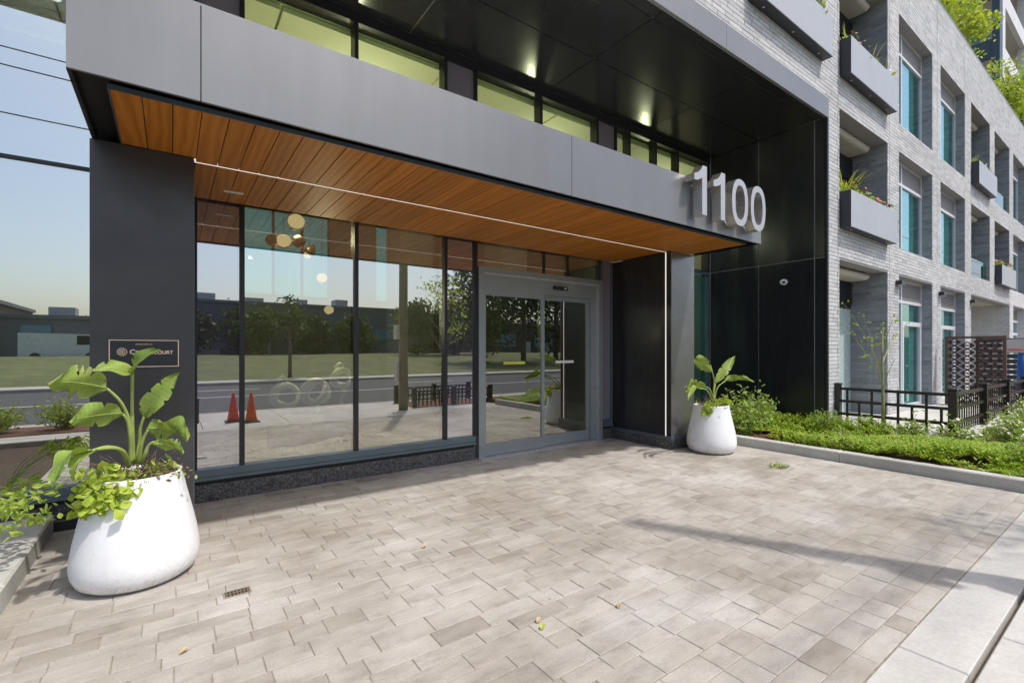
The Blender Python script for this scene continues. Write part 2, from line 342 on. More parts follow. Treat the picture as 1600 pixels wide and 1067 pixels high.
for i, (a, b, y0, y1) in enumerate(plist):
    dz = random.uniform(-.0022, .0008); L, W = round(b-a, 3), round(y1-y0, 3); g = .0019
    if i < 300:
        if (L, W) not in cache:
            o = MB().bbox(-L/2+g, L/2-g, -W/2+g, W/2-g, -.06, 0, .003, 0).build('paver', 'paver', pav); cache[(L, W)] = o.data
        else: o = bpy.data.objects.new('paver', cache[(L, W)]); link(o, pav)
        o.location = ((a+b)/2, (y0+y1)/2, dz); o.rotation_euler = (random.uniform(-.004, .004), random.uniform(-.003, .003), 0)
    else: rest.bbox(a+g, b-g, y0+g, y1-g, -.06, dz, .003, random.random())
tag(rest.build('far_pavers', 'paver', pav), kind='stuff')
# planting beds and kerbs
tag(MB().box(7.40, 60, -.6, 3.6, -.2, .10).box(7.40, 9.0, 3.6, 5.55, -.2, .10).build('planting_bed', 'mulch'), kind='structure')
def kerb(name, segs, lab):
    k = thing(name, lab, 'kerb')
    for q in segs: MB().bbox(*q, .012).build('kerb_block', 'kerb_concrete', k)
    return k
kerb('planter_kerb', [(7.25, 7.40, 2.6+.003, 5.55, -.1, .135), (7.25, 7.40, .30, 2.6-.003, -.1, .135)], 'low concrete kerb edging the green groundcover bed')
kerb('planter_kerb', [(-1.12, -.78, 3.95, 5.40, -.1, .14), (-1.12, -.78, 1.30, 3.944, -.1, .14), (-9, -.78, .90, 1.294, -.1, .14)], 'wide pale concrete kerb around the bed with trailing vine')
tag(MB().box(-9, -1.12, 1.3, 5.58, -.2, .06).build('planting_bed', 'soil'), kind='structure')
tag(MB().box(9.55, 60, 1.98, 3.42, -.1, .16).build('patio', 'concrete'), kind='structure')
MB_ = MB().bbox(9.25, 9.55, 1.72, 3.42, -.1, .215, .01).bbox(9.552, 40, 1.72, 1.98, -.1, .215, .01)
tag(MB_.build('fence_footing', 'kerb_concrete'), 'concrete footing strip under the black picket fence', 'footing')
# ------------------------------------------------------------------ canopy
ZS, ZT, YF, XL, XR = 2.97, 3.545, 3.36, -.445, 6.70
can = thing('entrance_canopy', 'grey metal canopy with wood plank soffit over the glass entrance', 'canopy', (3, 4.5, ZS))
def loc_build(mb, name, mat, par, **k):
    o = mb.build(name, mat, par, **k); o.matrix_parent_inverse = Matrix.Translation(-Vector(par.location)); return o
seams = [XL, .146, 3.12, 6.12, XR]
for a, b in zip(seams[:-1], seams[1:]):
    loc_build(MB().box(a+.003, b-.003, YF, YF+.02, ZS, ZT), 'fascia_panel', 'fascia', can)
loc_build(MB().box(XL, XR, YF+.022, 5.50, ZS+.05, ZT-.012).box(XL, XL+.02, YF+.022, 4.5, ZS, ZS+.05).box(XR-.02, XR, YF+.022, 4.40, ZS, ZS+.05), 'canopy_core', 'gap_black', can)
loc_build(MB().box(XL, XR, YF+.001, 5.50, ZT-.011, ZT+.004), 'top_flashing', 'fascia', can)
loc_build(MB().box(XL+.12, XR-.12, YF+.14, 5.49, ZT+.005, ZT+.03), 'bounce_sheet', 'white_paint', can)  # white sheet added out of view to bounce sun onto glass and soffit
x = -.285; i = 0
while x < XR-.16:
    b = min(x+.148, XR-.14); y1 = 4.396 if (x < .14) else (5.53 if x < 6.10 else 4.40)
    if x < 6.1 < b: y1 = 4.40
    for (ya, yb) in (((3.51, 4.488), (4.512, y1)) if y1 > 4.6 else ((3.51, y1),)):
        loc_build(MB().bbox(x+.0025, b-.0025, ya, yb, 0, .02, .002), 'plank', 'wood', can)
        o = can.children[-1]
    x += .148
for o in can.children:
    if o.name.startswith('plank'):
        o.data.transform(Matrix.Scale(-1, 4, (0,0,1))); o.data.flip_normals(); o.data.transform(Matrix.Translation((0,0,ZS+.024)))
loc_build(MB().box(.15, 6.10, 4.489, 4.511, ZS+.006, ZS+.03), 'light_strip', 'led', can)
loc_build(MB().box(-.29, -.284, 3.50, 4.396, ZS-.002, ZS+.03).box(-.29, XR-.135, 3.503, 3.509, ZS-.001, ZS+.03), 'trim', 'frame', can)
q = onY(333, 299, 5.0); loc_build(MB().box(.40, .56, 5.12, 5.16, ZS-.004, ZS+.01), 'recessed_light', 'white_sticker', can)
# ------------------------------------------------------------------ columns
cl = thing('entrance_column', 'dark bronze square column with gold framed plaque behind white planter', 'column', (-.15, 4.7, 0))
loc_build(MB().box(-.458, .145, 4.40, 5.53, 0, ZS), 'cladding', 'column_dark', cl)
loc_build(MB().box(.1455, .149, 4.405, 4.42, .0, ZS-.01), 'edge_trim', 'frame', cl)
cr = thing('entrance_column', 'black and steel column on granite base beside the sliding door', 'column', (6.4, 4.9, 0))
loc_build(MB().box(6.112, 6.69, 4.412, 5.595, .19, ZS-.001), 'side_panel', 'black_panel', cr)
loc_build(MB().box(6.113, 6.69, 4.40, 4.411, .19, ZS-.001), 'front_panel', 'column_steel', cr)
loc_build(MB().box(6.106, 6.112, 4.491, 4.507, .19, ZS), 'light_strip', 'led', cr)
loc_build(MB().box(6.09, 6.70, 4.385, 5.595, .15, .19), 'trim', 'frame', cr)
for (a, b, c, d) in ((6.08, 6.095, 4.39, 4.99), (6.08, 6.095, 4.995, 5.595)): loc_build(MB().box(a, b, c, d, 0, .15), 'granite_slab', 'granite', cr)
loc_build(MB().box(6.0955, 6.70, 4.375, 4.39, 0, .15), 'granite_slab', 'granite', cr)
# ------------------------------------------------------------------ curtain wall
YG = 5.60; ZP = 5.43
cw = thing('curtain_wall', 'dark framed glass lobby wall with granite base', 'glass wall', (3, YG, 0))
def cwb(mb, n, m, **k): return loc_build(mb, n, m, cw, **k)
mull = [.19, .597, 1.766, 2.934, 3.396]
up_m = [-.45, .19, .597, 1.766, 2.934, 3.396, 4.55, 5.75, 6.20, 6.55, 7.28, 7.95, 8.97]
for x in mull: cwb(MB().box(x-.022, x+.022, YG-.035, YG+.12, .32, ZS+.10), 'mullion', 'frame_dark')
for x in up_m: cwb(MB().box(x-.022, x+.022, YG-.035, YG+.12, 3.101, ZP-.12), 'mullion', 'frame_dark')
for x in (6.72, 7.95, 8.955): cwb(MB().box(x-.03, x+.03, YG-.04, YG+.12, .32, 3.0), 'mullion', 'frame')
cwb(MB().box(-9, 9.0, YG-.03, YG+.12, 3.075, 3.10), 'transom', 'frame_dark'); cwb(MB().box(6.7, 9.0, YG-.045, YG-.031, 3.02, 3.075), 'transom', 'frame')
cwb(MB().box(-9, 9.0, YG-.05, YG+.12, ZP-.119, ZP), 'head_rail', 'frame_dark')
def sill(a, b):
    v = [(a,YG-.05,.32),(b,YG-.05,.32),(b,YG-.10,.235),(a,YG-.10,.235),(a,YG-.10,.215),(b,YG-.10,.215),(b,YG+.1,.215),(a,YG+.1,.215),(a,YG+.1,.32),(b,YG+.1,.32)]
    cwb(MB().box(a, b, YG-.06, YG+.1, .245, .32).box(a, b, YG-.085, YG+.1, .215, .244), 'sill', 'frame')
    cwb(MB().box(a, b, YG-.03, YG+.1, .172, .214), 'shadow_gap', 'gap_black')
    x = a
    while x < b-.01:
        e = min(x+1.17, b); cwb(MB().box(x+.002, e-.002, YG-.045, YG+.1, -.02, .17), 'granite_slab', 'granite'); x = e
sill(.15, 3.372); sill(-9, -.46); sill(6.71, 8.99); sill(5.86, 6.078)
def pane(a, b, z0, z1, mat, yy=YG, name='pane'):
    cwb(MB().box(a+.02, b-.02, yy, yy+.012, z0, z1), name, mat)
pane(.597, 1.766, .32, 3.075, 'glass'); pane(1.766, 2.934, .32, 3.075, 'glass')
pane(.15, .597, .32, 3.075, 'spandrel', name='spandrel_pane'); pane(2.934, 3.396, .32, 3.075, 'spandrel', name='spandrel_pane')
pane(-2.75, -.44, .32, 3.075, 'glass_left'); pane(-5.2, -2.75, .32, 3.075, 'glass_left'); pane(-9, -5.2, .32, 3.075, 'glass_left')
cwb(MB().box(-2.77, -2.73, YG-.03, YG+.1, .32, 5.3).box(-5.22, -5.18, YG-.03, YG+.1, .32, 5.3), 'mullion', 'frame_dark')
pane(-2.75, -.44, 3.10, ZP-.12, 'glass_left'); pane(-5.2, -2.75, 3.10, ZP-.12, 'glass_left'); pane(-9, -5.2, 3.10, ZP-.12, 'glass_left')
for a, b in zip(up_m[:-1], up_m[1:]):
    if (a, b) in ((.19, .597), (2.934, 3.396), (5.75, 6.20)): pane(a, b, 3.10, ZP-.12, 'spandrel_dull', name='spandrel_pane')
    else: pane(a, b, 3.10, ZP-.12, 'glass_clear')
for a, b in ((6.72, 7.95), (7.95, 8.955)): pane(a, b, .32, 3.02, 'glass_teal')
pane(5.86, 6.10, .32, 3.0, 'spandrel_dull', YG-.005, 'spandrel_pane')
cwb(MB().box(6.075, 6.105, YG-.04, YG+.1, .215, ZS), 'mullion', 'frame'); cwb(MB().box(5.832, 5.862, YG-.04, YG+.1, .0, ZS), 'mullion', 'frame')
# transom lights over the door
for a, b in ((3.396, 4.62), (4.62, 5.10), (5.10, 5.832)):
    pane(a, b, 2.645, 3.07, 'glass'); cwb(MB().box(b-.015, b+.015, YG-.02, YG+.08, 2.645, 3.07), 'mullion', 'frame_dark')
# ------------------------------------------------------------------ sliding door
dr = thing('sliding_door', 'automatic sliding glass door in a grey metal frame', 'door', (4.6, YG, 0))
def drb(mb, n, m, par=None):
    o = mb.build(n, m, par or dr)
    if par is None: o.matrix_parent_inverse = Matrix.Translation(-Vector(dr.location))
    return o
drb(MB().box(3.42, 3.505, YG-.07, YG+.10, 0, 2.64).box(5.745, 5.83, YG-.07, YG+.10, 0, 2.64).box(3.506, 5.744, YG-.07, YG+.10, 2.57, 2.64), 'frame', 'door_metal')
drb(MB().box(5.62, 5.744, YG+.0, YG+.10, .02, 2.569), 'side_jamb', 'door_metal'); drb(MB().box(5.735, 5.7445, YG-.072, YG-.0, .0, 2.569), 'edge_strip', 'threshold')
drb(MB().box(3.506, 5.744, YG-.03, YG+.10, 2.33, 2.569), 'header', 'door_metal')
drb(MB().box(3.506, 5.744, YG-.05, YG-.031, 2.545, 2.569), 'header_lip', 'threshold')
drb(MB().box(4.78, 5.06, YG-.065, YG-.031, 2.42, 2.475), 'sensor', 'black_plastic')
drb(MB().box(4.98, 5.03, YG-.069, YG-.0655, 2.435, 2.46), 'sensor_lens', 'grey_plastic')
drb(MB().box(3.40, 5.85, YG-.16, YG+.1, -.02, .012), 'threshold', 'threshold')
def door_leaf(a, b, y, bot, top, stick):
    f = drb(MB().box(a, a+.055, y, y+.045, bot, top).box(b-.055, b, y, y+.045, bot, top).box(a+.055, b-.055, y, y+.045, top-.07, top).box(a+.055, b-.055, y, y+.045, bot, bot+.16), 'door_leaf', 'door_metal')
    off = Vector(dr.location)
    p = MB().box(a+.05, b-.05, y+.018, y+.028, bot+.155, top-.065).build('pane', 'glass_door', f)
    s = MB().box((a+b)/2-.19, (a+b)/2+.19, y+.013, y+.0165, 1.285, 1.325).build('sticker', stick, f)
    return f
door_leaf(3.508, 4.62, YG-.02, .02, 2.33, 'pvc_sticker'); door_leaf(4.565, 5.62, YG+.035, .02, 2.33, 'white_sticker')
# ------------------------------------------------------------------ portal (black panels)
po = thing('portal_surround', 'tall black panelled recess with grey metal edge around the entrance', 'portal', (3, 4.5, 0))
def pob(mb, n, m): return loc_build(mb, n, m, po)
xsn = [-9.0, -6.5, -4.27, -2.04, .19, 2.42, 4.65, 6.88, 9.01]; ysn = [3.432, 3.61, 4.57, 5.55]
for a, b in zip(xsn[:-1], xsn[1:]):
    for c, d in zip(ysn[:-1], ysn[1:]): pob(MB().box(a+.008, b-.008, c+.008, d-.008, ZP, ZP+.02), 'soffit_panel', 'black_panel')
pob(MB().box(-9, 9.0, 3.46, 5.58, ZP+.021, ZP+.06), 'joint_backing', 'joint_metal')
for c, d in zip(ysn[:-1], ysn[1:]):
    for z0, z1 in ((.12, 3.07), (3.07, ZP)): pob(MB().box(9.012, 9.03, c+.008, d-.008, z0+.008, z1-.008), 'side_panel', 'black_panel')
pob(MB().box(9.031, 9.05, 3.46, 5.58, .0, ZP), 'joint_backing', 'joint_metal')
for a, b in ((-9, -3.2), (-3.2, -.2), (-.2, 2.8), (2.8, 5.9), (5.9, 9.06)): pob(MB().box(a+.003, b-.003, 3.405, 3.45, ZP-.01, 5.75), 'edge_band', 'fascia')
pob(MB().box(9.012, 9.06, 3.405, 3.45, .1, ZP-.013), 'edge_band', 'frame_dark')
# ------------------------------------------------------------------ brick building
YB = 3.43
bays = [6.45+3.115*k for k in range(9)]; BW = 2.42          # bay k opening: bays[k] .. +BW
rows = [(.16, 3.09), (3.68, 5.75), (6.35, 8.70)]
ops = []
for k, bx in enumerate(bays):
    for r, (z0, z1) in enumerate(rows):
        if k == 0 and r < 2: continue
        if r == 0 and k == 5: continue
        if r == 0 and k == 4: ops.append((bx, bays[5]+BW, z0, z1)); continue
        ops.append((bx, bx+BW, z0, z1))
ops.append((-9, 9.06, -1, 5.76))
bld = thing('apartment_building', 'grey brick apartment building with deep window and balcony openings', 'building', (16, 5, 0))
def bb(mb, n, m, par=None, **k):
    o = mb.build(n, m, par or bld, **k)
    if par is None: o.matrix_parent_inverse = Matrix.Translation(-Vector(bld.location))
    return o
joints = [9.5, 12.10, 15.5, 18.12, 21.2, 24.35]
XE, ZE = 34.0, 10.23
def hits(z0, z1): return sorted((a-.0, b) for a, b, c, d in ops if c < z1-.02 and d > z0+.02)
def intervals(z0, z1, x0, x1):
    segs = []; x = x0
    for a, b in hits(z0, z1):
        if a > x: segs.append((x, min(a, x1)))
        x = max(x, b)
    if x < x1: segs.append((x, x1))
    return segs
# backing wall
bk = MB(); zs = sorted({.0, ZE-.01}|{v for o in ops for v in o[2:] if 0 < v < ZE})
for z0, z1 in zip(zs[:-1], zs[1:]):
    for a, b in intervals(z0, z1, -9, XE): bk.box(a+.001, b-.001, YB+.010, YB+.34, z0, z1)
bb(bk, 'wall', 'mortar')
bricks = []; CH = .0672; BL = .30; row = 0; z = .03
while z < ZE-.02:
    off = (row % 2)*.5*BL+(row % 5)*.03
    for a, b in intervals(z, z+CH, -3.0, XE):
        n0 = math.floor((a-off)/BL)
        x = off+n0*BL
        while x < b:
            p, q = max(x, a), min(x+BL, b)
            for jx in joints:
                if p < jx < q:
                    if jx-p > .03: bricks.append((p, jx-.004, z))
                    p = jx+.004
            if q-p > .025: bricks.append((p, q, z))
            x += BL
    z += CH; row += 1
def bvis(q):
    X = (q[0]+q[1])/2; d = X*sA+YB*cA; px = ppx+fpx*(X*cA-YB*sA)/d; py = hy-fpx*(q[2]-1.5)/d
    return 1/d if (px < 1610 and -5 < py < 660) else 0
bricks.sort(key=lambda q: -bvis(q)); bs = MB(); bw = MB(); bcache = {}
for i, (a, b, z) in enumerate(bricks):
    g = .0045; white = a > 24.5 and z < 3.62; dy = random.uniform(-.0015, .0015)
    if i < 300:
        L = round(b-a, 2)
        if L not in bcache:
            o = MB().box(-L/2+g, L/2-g, 0, .012, g, CH-g, 0, 'k').build('brick', 'brick', bld); bcache[L] = o.data
        else: o = bpy.data.objects.new('brick', bcache[L]); link(o, bld)
        o.matrix_parent_inverse = Matrix.Translation(-Vector(bld.location)); o.location = ((a+b)/2, YB+dy, z)
    else: (bw if white else bs).box(a+g, b-g, YB+dy, YB+.012, z+g, z+CH-g, random.random(), 'k')
tag(bb(bs, 'brick_courses', 'brick'), kind='stuff'); tag(bb(bw, 'white_brick_courses', 'brick_white'), kind='stuff')
bb(MB().box(-9, XE, YB-.006, YB+.40, ZE-.01, ZE+.03), 'parapet_cap', 'fascia')
# reveals, windows, balconies
rv = MB(); rvm = MB(); rvw = MB()
def side_bricks(mbk, X, sgn, y0, y1, z0, z1, BLs=.24):
    z = z0; r = 0
    while z < z1-.02:
        y = y0-(r % 3)*.09
        zt = min(z+CH, z1)
        while y < y1:
            a, b = max(y, y0), min(y+BLs, y1)
            if b-a > .03:
                if sgn < 0: mbk.box(X-.004, X+.01, a+.004, b-.004, z+.004, zt-.004, random.random(), 'r')
                else: mbk.box(X-.01, X+.004, a+.004, b-.004, z+.004, zt-.004, random.random(), 'l')
            y += BLs
        z += CH; r += 1
slab = MB(); voidm = MB()
def window(x0, x1, z0, z1, door=False):
    y = YB+.20; fr = MB(); wth = .05; lz = z1-.50
    xm = x0+.92
    for a, b in ((x0, x0+wth), (xm-.03, xm+.03), (x1-wth, x1)): fr.box(a, b, y, y+.07, z0, z1)
    fr.box(x0, x1, y-.004, y+.066, z0-.0, z0+.06); fr.box(x0, x1, y-.004, y+.066, lz-.03, lz+.03); fr.box(x0, x1, y-.004, y+.066, z1-.05, z1)
    if door:
        fr.box(xm+.03, x1, y-.006, y+.06, 2.05, 2.15); fr.box(x1-.16, x1-.05, y-.008, y+.06, z0, 2.05); fr.box(xm+.03, xm+.13, y-.008, y+.06, z0, 2.05)
    f = bb(fr, 'window', 'window_frame')
    f2 = f
    lv = MB()
    z = lz+.04
    while z < z1-.06: lv.box(x0+.05, x1-.05, y+.012, y+.04, z, z+.022); z += .043
    MBl = lv.build('louver', 'louver', f2); MB().box(x0+.05, x1-.05, y+.045, y+.055, lz, z1-.04).build('louver_back', 'dark_void', f2)
    MB().box(x0+.05, xm-.03, y+.03, y+.04, z0+.06, lz-.03).build('pane', 'glass_teal', f2)
    MB().box(xm+.03, x1-.05, y+.03, y+.04, z0+.06, lz-.03).build('pane', 'glass_teal', f2)
    MB().box(x0+.02, x0+.62, y+.06, y+.065, z0+.06, lz).build('blind', 'frosted', f2); MB().box(xm+.05, x1-.42, y+.06, y+.065, z0+.06, lz).build('blind', 'frosted', f2)
    if door: MB().box(xm+.16, xm+.30, y-.05, y-.03, 1.12, 1.14).build('handle', 'steel_number', f2)
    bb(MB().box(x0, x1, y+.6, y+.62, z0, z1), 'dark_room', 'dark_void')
for k, bx in enumerate(bays):
    x0, x1 = bx, bx+BW
    for r, (z0, z1) in enumerate(rows):
        if k == 0 and r < 2: continue
        if r == 0 and k in (4, 5): continue
        win = k in (2, 3, 6, 7) ; wht = (k >= 6 and r == 0)
        dep = .30 if win else .62
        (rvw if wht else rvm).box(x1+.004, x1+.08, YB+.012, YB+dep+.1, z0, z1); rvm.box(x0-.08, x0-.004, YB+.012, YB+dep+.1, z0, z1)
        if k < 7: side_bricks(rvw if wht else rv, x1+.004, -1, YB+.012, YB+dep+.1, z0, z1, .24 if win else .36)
        bb(MB().box(x0-.02, x1+.02, YB+.345, YB+dep+.3, z1+.001, z1+.12), 'soffit', 'slab_beige')   # soffit
        bb(MB().box(x0-.02, x1+.02, YB+.345, YB+dep+.3, z0-.12, z0-.001), 'floor_slab', 'slab_beige')
        rvm.box(x0, x1, YB+.012, YB+.344, z1+.001, z1+.03)
        if win: window(x0, x1, z0, z1, door=(r == 0))
        else:
            # balcony: slab with rounded nose, louvre and glass at the back
            yb = YB+.64
            sl = MB(); prof = [(YB+.30, z1-.02), (YB+.255, z1-.05), (YB+.25, z1-.09), (YB+.285, z1-.13), (YB+.32, z1-.145), (yb, z1-.145), (yb, z1-.02)]
            nn = len(prof); vv = [(x0+.004, y, zq) for y, zq in prof]+[(x1-.18, y, zq) for y, zq in prof]
            sl.add(vv, [tuple(range(nn-1, -1, -1)), tuple(range(nn, 2*nn))]+[(i, (i+1) % nn, (i+1) % nn+nn, i+nn) for i in range(nn)])
            bb(sl, 'balcony_slab', 'slab_beige')
            lv = MB(); z = z1-.62
            while z < z1-.16: lv.box(x0+.02, x1-.02, yb-.03, yb+.0, z, z+.02); z += .042
            lo = bb(lv, 'louver', 'box_side'); MB().box(x0, x1, yb+.01, yb+.02, z1-.66, z1-.1).build('louver_back', 'dark_void', lo)
            wf = bb(MB().box(x0+.0, x0+.05, yb, yb+.05, z0, z1-.66).box(x0+1.28, x0+1.33, yb, yb+.05, z0, z1-.66).box(x0+.05, x1-.05, yb, yb+.05, z1-.72, z1-.66), 'window', 'frame_dark')
            MB().box(x0+.05, x1, yb+.02, yb+.03, z0, z1-.72).build('pane', 'frosted' if r == 0 else 'glass_teal', wf)
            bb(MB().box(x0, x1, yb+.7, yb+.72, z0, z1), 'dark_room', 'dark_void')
            if r > 0 and (k, r) in ((4, 1), (5, 2)): bb(MB().box(x0+.01, x1-.01, YB+.08, YB+.09, z0+.02, z0+.55), 'glass_rail', 'glass_rear')
# wide ground recess (bays 4-5)
x0, x1, (z0, z1) = bays[4], bays[5]+BW, rows[0]
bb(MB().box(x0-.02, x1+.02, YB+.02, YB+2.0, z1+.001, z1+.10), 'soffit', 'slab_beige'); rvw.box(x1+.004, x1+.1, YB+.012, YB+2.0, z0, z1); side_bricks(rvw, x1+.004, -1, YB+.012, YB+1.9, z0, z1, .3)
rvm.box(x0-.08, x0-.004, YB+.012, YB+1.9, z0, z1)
wf = bb(MB().box(x0, x0+2.6, YB+1.8, YB+1.86, z0, z1).box(x0+2.55, x0+2.62, YB+1.74, YB+1.86, z0, z1), 'window', 'shed_brown')
MB().box(x0+.1, x0+2.5, YB+1.785, YB+1.795, .3, 2.3).build('pane', 'glass_teal', wf); rvw.box(x0+2.63, x1, YB+1.8, YB+1.9, z0, z1)
tag(bb(rv, 'reveal_bricks', 'brick_shaded'), kind='stuff'); bb(rvm, 'reveal', 'mortar_shaded'); tag(bb(rvw, 'white_reveal_bricks', 'brick_white'), kind='stuff')

bb(MB().box(9.2, XE, 12.0, 12.2, 0, ZE).box(XE-.2, XE, YB+.4, 12, 0, ZE-.02).box(9.06, 9.2, 5.7, 12.2, 0, ZE-.02), 'rear_wall', 'mortar'); bb(MB().box(-9, XE, YB+.40, 12.2, ZE-.25, ZE-.15), 'roof', 'concrete')
for k, (px_, py_) in enumerate(((1402, 442.5), (1468.5, 459.5), (1517, 471.5))):
    p = onY(px_, py_, YB); s_ = thing('wall_light', ['black box wall light on the brick pier beside the frosted glass', 'black box wall light on the pier between the two louvred windows', 'black box wall light on the pier beside the wide recess'][k], 'wall light', (p.x, YB, p.z), 'wall lights on the brick piers')
    MB().box(-.12, .12, -.11, -.004, -.045, .045).build('housing', 'black_plastic', s_); MB().box(-.10, .10, -.10, -.02, -.05, -.046).build('lens', 'grey_plastic', s_)
# balcony planter boxes
def leafcloud(mb, C, size, flat=.0, aspect=.45, droop=0.0):
    C = np.asarray(C); n = len(C)
    d = rng.normal(size=(n, 3)); d[:, 2] = d[:, 2]*(1-flat)-droop; d /= np.linalg.norm(d, axis=1)[:, None]
    r = rng.normal(size=(n, 3)); r[:, 2] *= (1-flat); s_ = np.cross(d, r); s_ /= np.linalg.norm(s_, axis=1)[:, None]+1e-9
    nrm = np.cross(d, s_); L = (size*(.6+.8*rng.random(n)))[:, None]; Wd = L*aspect
    p0 = C; p2 = C+d*L; pm = C+d*L*.45+nrm*L*.08
    pn = C+d*L*.74+nrm*L*.04
    v = np.stack([p0, pm-nrm*L*.10+s_*Wd*.5, pn-nrm*L*.06+s_*Wd*.36, p2-nrm*L*.05, pn-nrm*L*.06-s_*Wd*.36, pm-nrm*L*.10-s_*Wd*.5, pm+nrm*L*.01], 1).reshape(-1, 3); base = len(mb.v)
    mb.v += [tuple(x) for x in v.tolist()]; tt = rng.random(n)
    mb.t += np.repeat(tt, 7).tolist()
    for i in range(n): b_ = base+7*i; mb.f += [(b_, b_+1, b_+2, b_+6), (b_+6, b_+2, b_+3), (b_+6, b_+3, b_+4), (b_, b_+6, b_+4, b_+5)]
def blades(mb, c, n, h, spread, wd=.008, lean=.5):
    for _ in range(n):
        a = random.random()*6.283; r = random.random()*spread*.3; L = h*random.uniform(.55, 1.1); ln = lean*random.uniform(.3, 1.2)
        p = Vector((c[0]+r*math.cos(a), c[1]+r*math.sin(a), c[2])); dx = Vector((math.cos(a), math.sin(a), 0)); sd = Vector((-dx.y, dx.x, 0))*wd
        pts = [p+dx*(ln*L*s*s)+Vector((0,0,L*(s-.35*ln*s*s))) for s in (0, .35, .7, 1)]
        v = []
        for i, q in enumerate(pts): wk = (1, .9, .6, .08)[i]; v += [q-sd*wk, q+sd*wk]
        mb.add(v, [(0,1,3,2), (2,3,5,4), (4,5,7,6)], random.random())
def flowers(mb, C, size):
    for c in C:
        c = Vector(c); n = Vector((random.uniform(-.6, .6), random.uniform(-1, .2), random.uniform(.2, 1))).normalized(); a = n.orthogonal().normalized(); b = n.cross(a); k = 6; s_ = size*random.uniform(.6, 1.2)
        mb.add([c+n*s_*.3]+[c+(a*math.cos(6.283*i/k)+b*math.sin(6.283*i/k))*s_ for i in range(k)], [(0, 1+i, 1+(i+1) % k) for i in range(k)], random.random())
boxes = [(0, 2, 'box above the entrance portal'), (1, 2, 'upper box with tan flower heads beside the tall window'), (1, 1, 'lower box with red blooms and grass over the ground patio'), (4, 2, 'far upper box spilling white flowers'), (5, 1, 'far lower box beside the white brick wall')]
for k, r, desc in boxes:
    x0 = bays[k]+.02; x1 = x0+BW-.04; z0 = rows[r][0]-.04; z1 = z0+.64
    b = thing('balcony_planter', 'grey metal balcony '+desc, 'planter box', (x0, YB-.17, z0), 'planter boxes on the balconies')
    W = x1-x0
    MB().box(.004, W-.004, 0, .012, 0, .64).build('front_panel', 'box_metal', b)
    MB().box(0, .0035, 0, .5, 0, .64).box(W-.0035, W, 0, .5, 0, .64).box(.004, W-.004, .013, .5, .0, .02).box(.004, W-.004, .49, .5, .02, .64).build('liner', 'box_side', b)
    MB().box(.004, W-.004, .013, .49, .5, .58).build('soil', 'soil', b)
    for fx in (.3, W*.5, W-.3): MB().lathe([(.018, -.006), (.012, -.010)], 8, (fx, .1, 0)).build('drain_plug', 'white_sticker', b)
    pl = thing('balcony_plants', 'flowers in the '+desc, 'plants', (x0, YB-.17, z1-.06), 'plants in the balcony boxes')
    lf = MB(); C = np.c_[rng.uniform(.05, W-.05, 240), rng.uniform(.06, .40, 240), np.abs(rng.normal(0, .10, 240))]; leafcloud(lf, C, .10, .2)
    lf.build('foliage', 'leaf_shrub', pl)
    gb = MB()
    for _ in range(5 if r == 1 and k == 1 else 3): blades(gb, (random.uniform(.1, .7) if k == 1 and r == 1 else random.uniform(.1, W-.1), .2, 0), 14, .50 if k == 1 else .35, .25, .010, .7)
    tag(gb.build('grass', 'leaf_lime' if r == 1 else 'leaf_grass', pl), kind='stuff')
    fl = MB(); flowers(fl, np.c_[rng.uniform(.1, W-.1, 42), rng.uniform(.02, .4, 42), rng.uniform(.08, .30, 42)], .035)
    tag(fl.build('flowers', 'flower_red' if (k, r) in ((1, 1), (5, 1)) else ('flower_tan' if k == 1 else 'flower_white'), pl), kind='stuff')
    f2 = MB(); flowers(f2, np.c_[rng.uniform(.1, W-.1, 24), rng.uniform(.02, .4, 24), rng.uniform(.05, .26, 24)], .03); tag(f2.build('flowers', 'flower_white', pl), kind='stuff')
# ------------------------------------------------------------------ tower behind
tw = thing('apartment_tower', 'set back upper tower with white frames and dark blue columns', 'building', (34, 6, 10))
def twb(mb, n, m): return loc_build(mb, n, m, tw)
TX, TY = 33.0, 5.0
for k, z in enumerate((10.6, 13.35, 16.25, 19.2, 22.1, 25.0)):
    twb(MB().box(TX+.2, TX+28, TY+.2, TY+10, z-.28, z), 'floor_slab', 'tower_beige')
    twb(MB().box(TX+.02, TX+.2, TY+.2, TY+8, z-.30, z+.62), 'slab_edge', 'tower_blue')
    for j in range(4): twb(MB().box(TX+1.2+j*6.6, TX+7.0+j*6.6, TY-.02, TY+.18, z-.32, z+.55), 'guard_panel', 'tower_white')
    twb(MB().box(TX+.06, TX+.08, TY+.3, TY+8, z+.64, z+1.2), 'glass_rail', 'glass_rear'); twb(MB().box(TX+.04, TX+.10, TY+.3, TY+8, z+1.2, z+1.25), 'rail', 'tower_blue')
    for j in range(5): twb(MB().box(TX+.05, TX+.09, TY+1.2+j*1.5, TY+1.25+j*1.5, z+.62, z+1.2), 'rail_post', 'tower_blue')
    for j in range(4): twb(MB().box(TX+3.0+j*6.6, TX+7.0+j*6.6, TY+2.2, TY+2.3, z+.0, z+2.4), 'window', 'dark_void')
twb(MB().box(TX+2.6, TX+28, TY+2.3, TY+10, 10, 27).box(TX+.3, TX+2.6, TY+8, TY+10, 10, 27), 'wall', 'tower_beige')
twb(MB().box(TX-.05, TX+.55, TY-.05, TY+.22, 10, 27), 'column', 'tower_blue'); twb(MB().box(TX+.552, TX+1.2, TY-.06, TY+.3, 10, 27), 'column', 'tower_white')
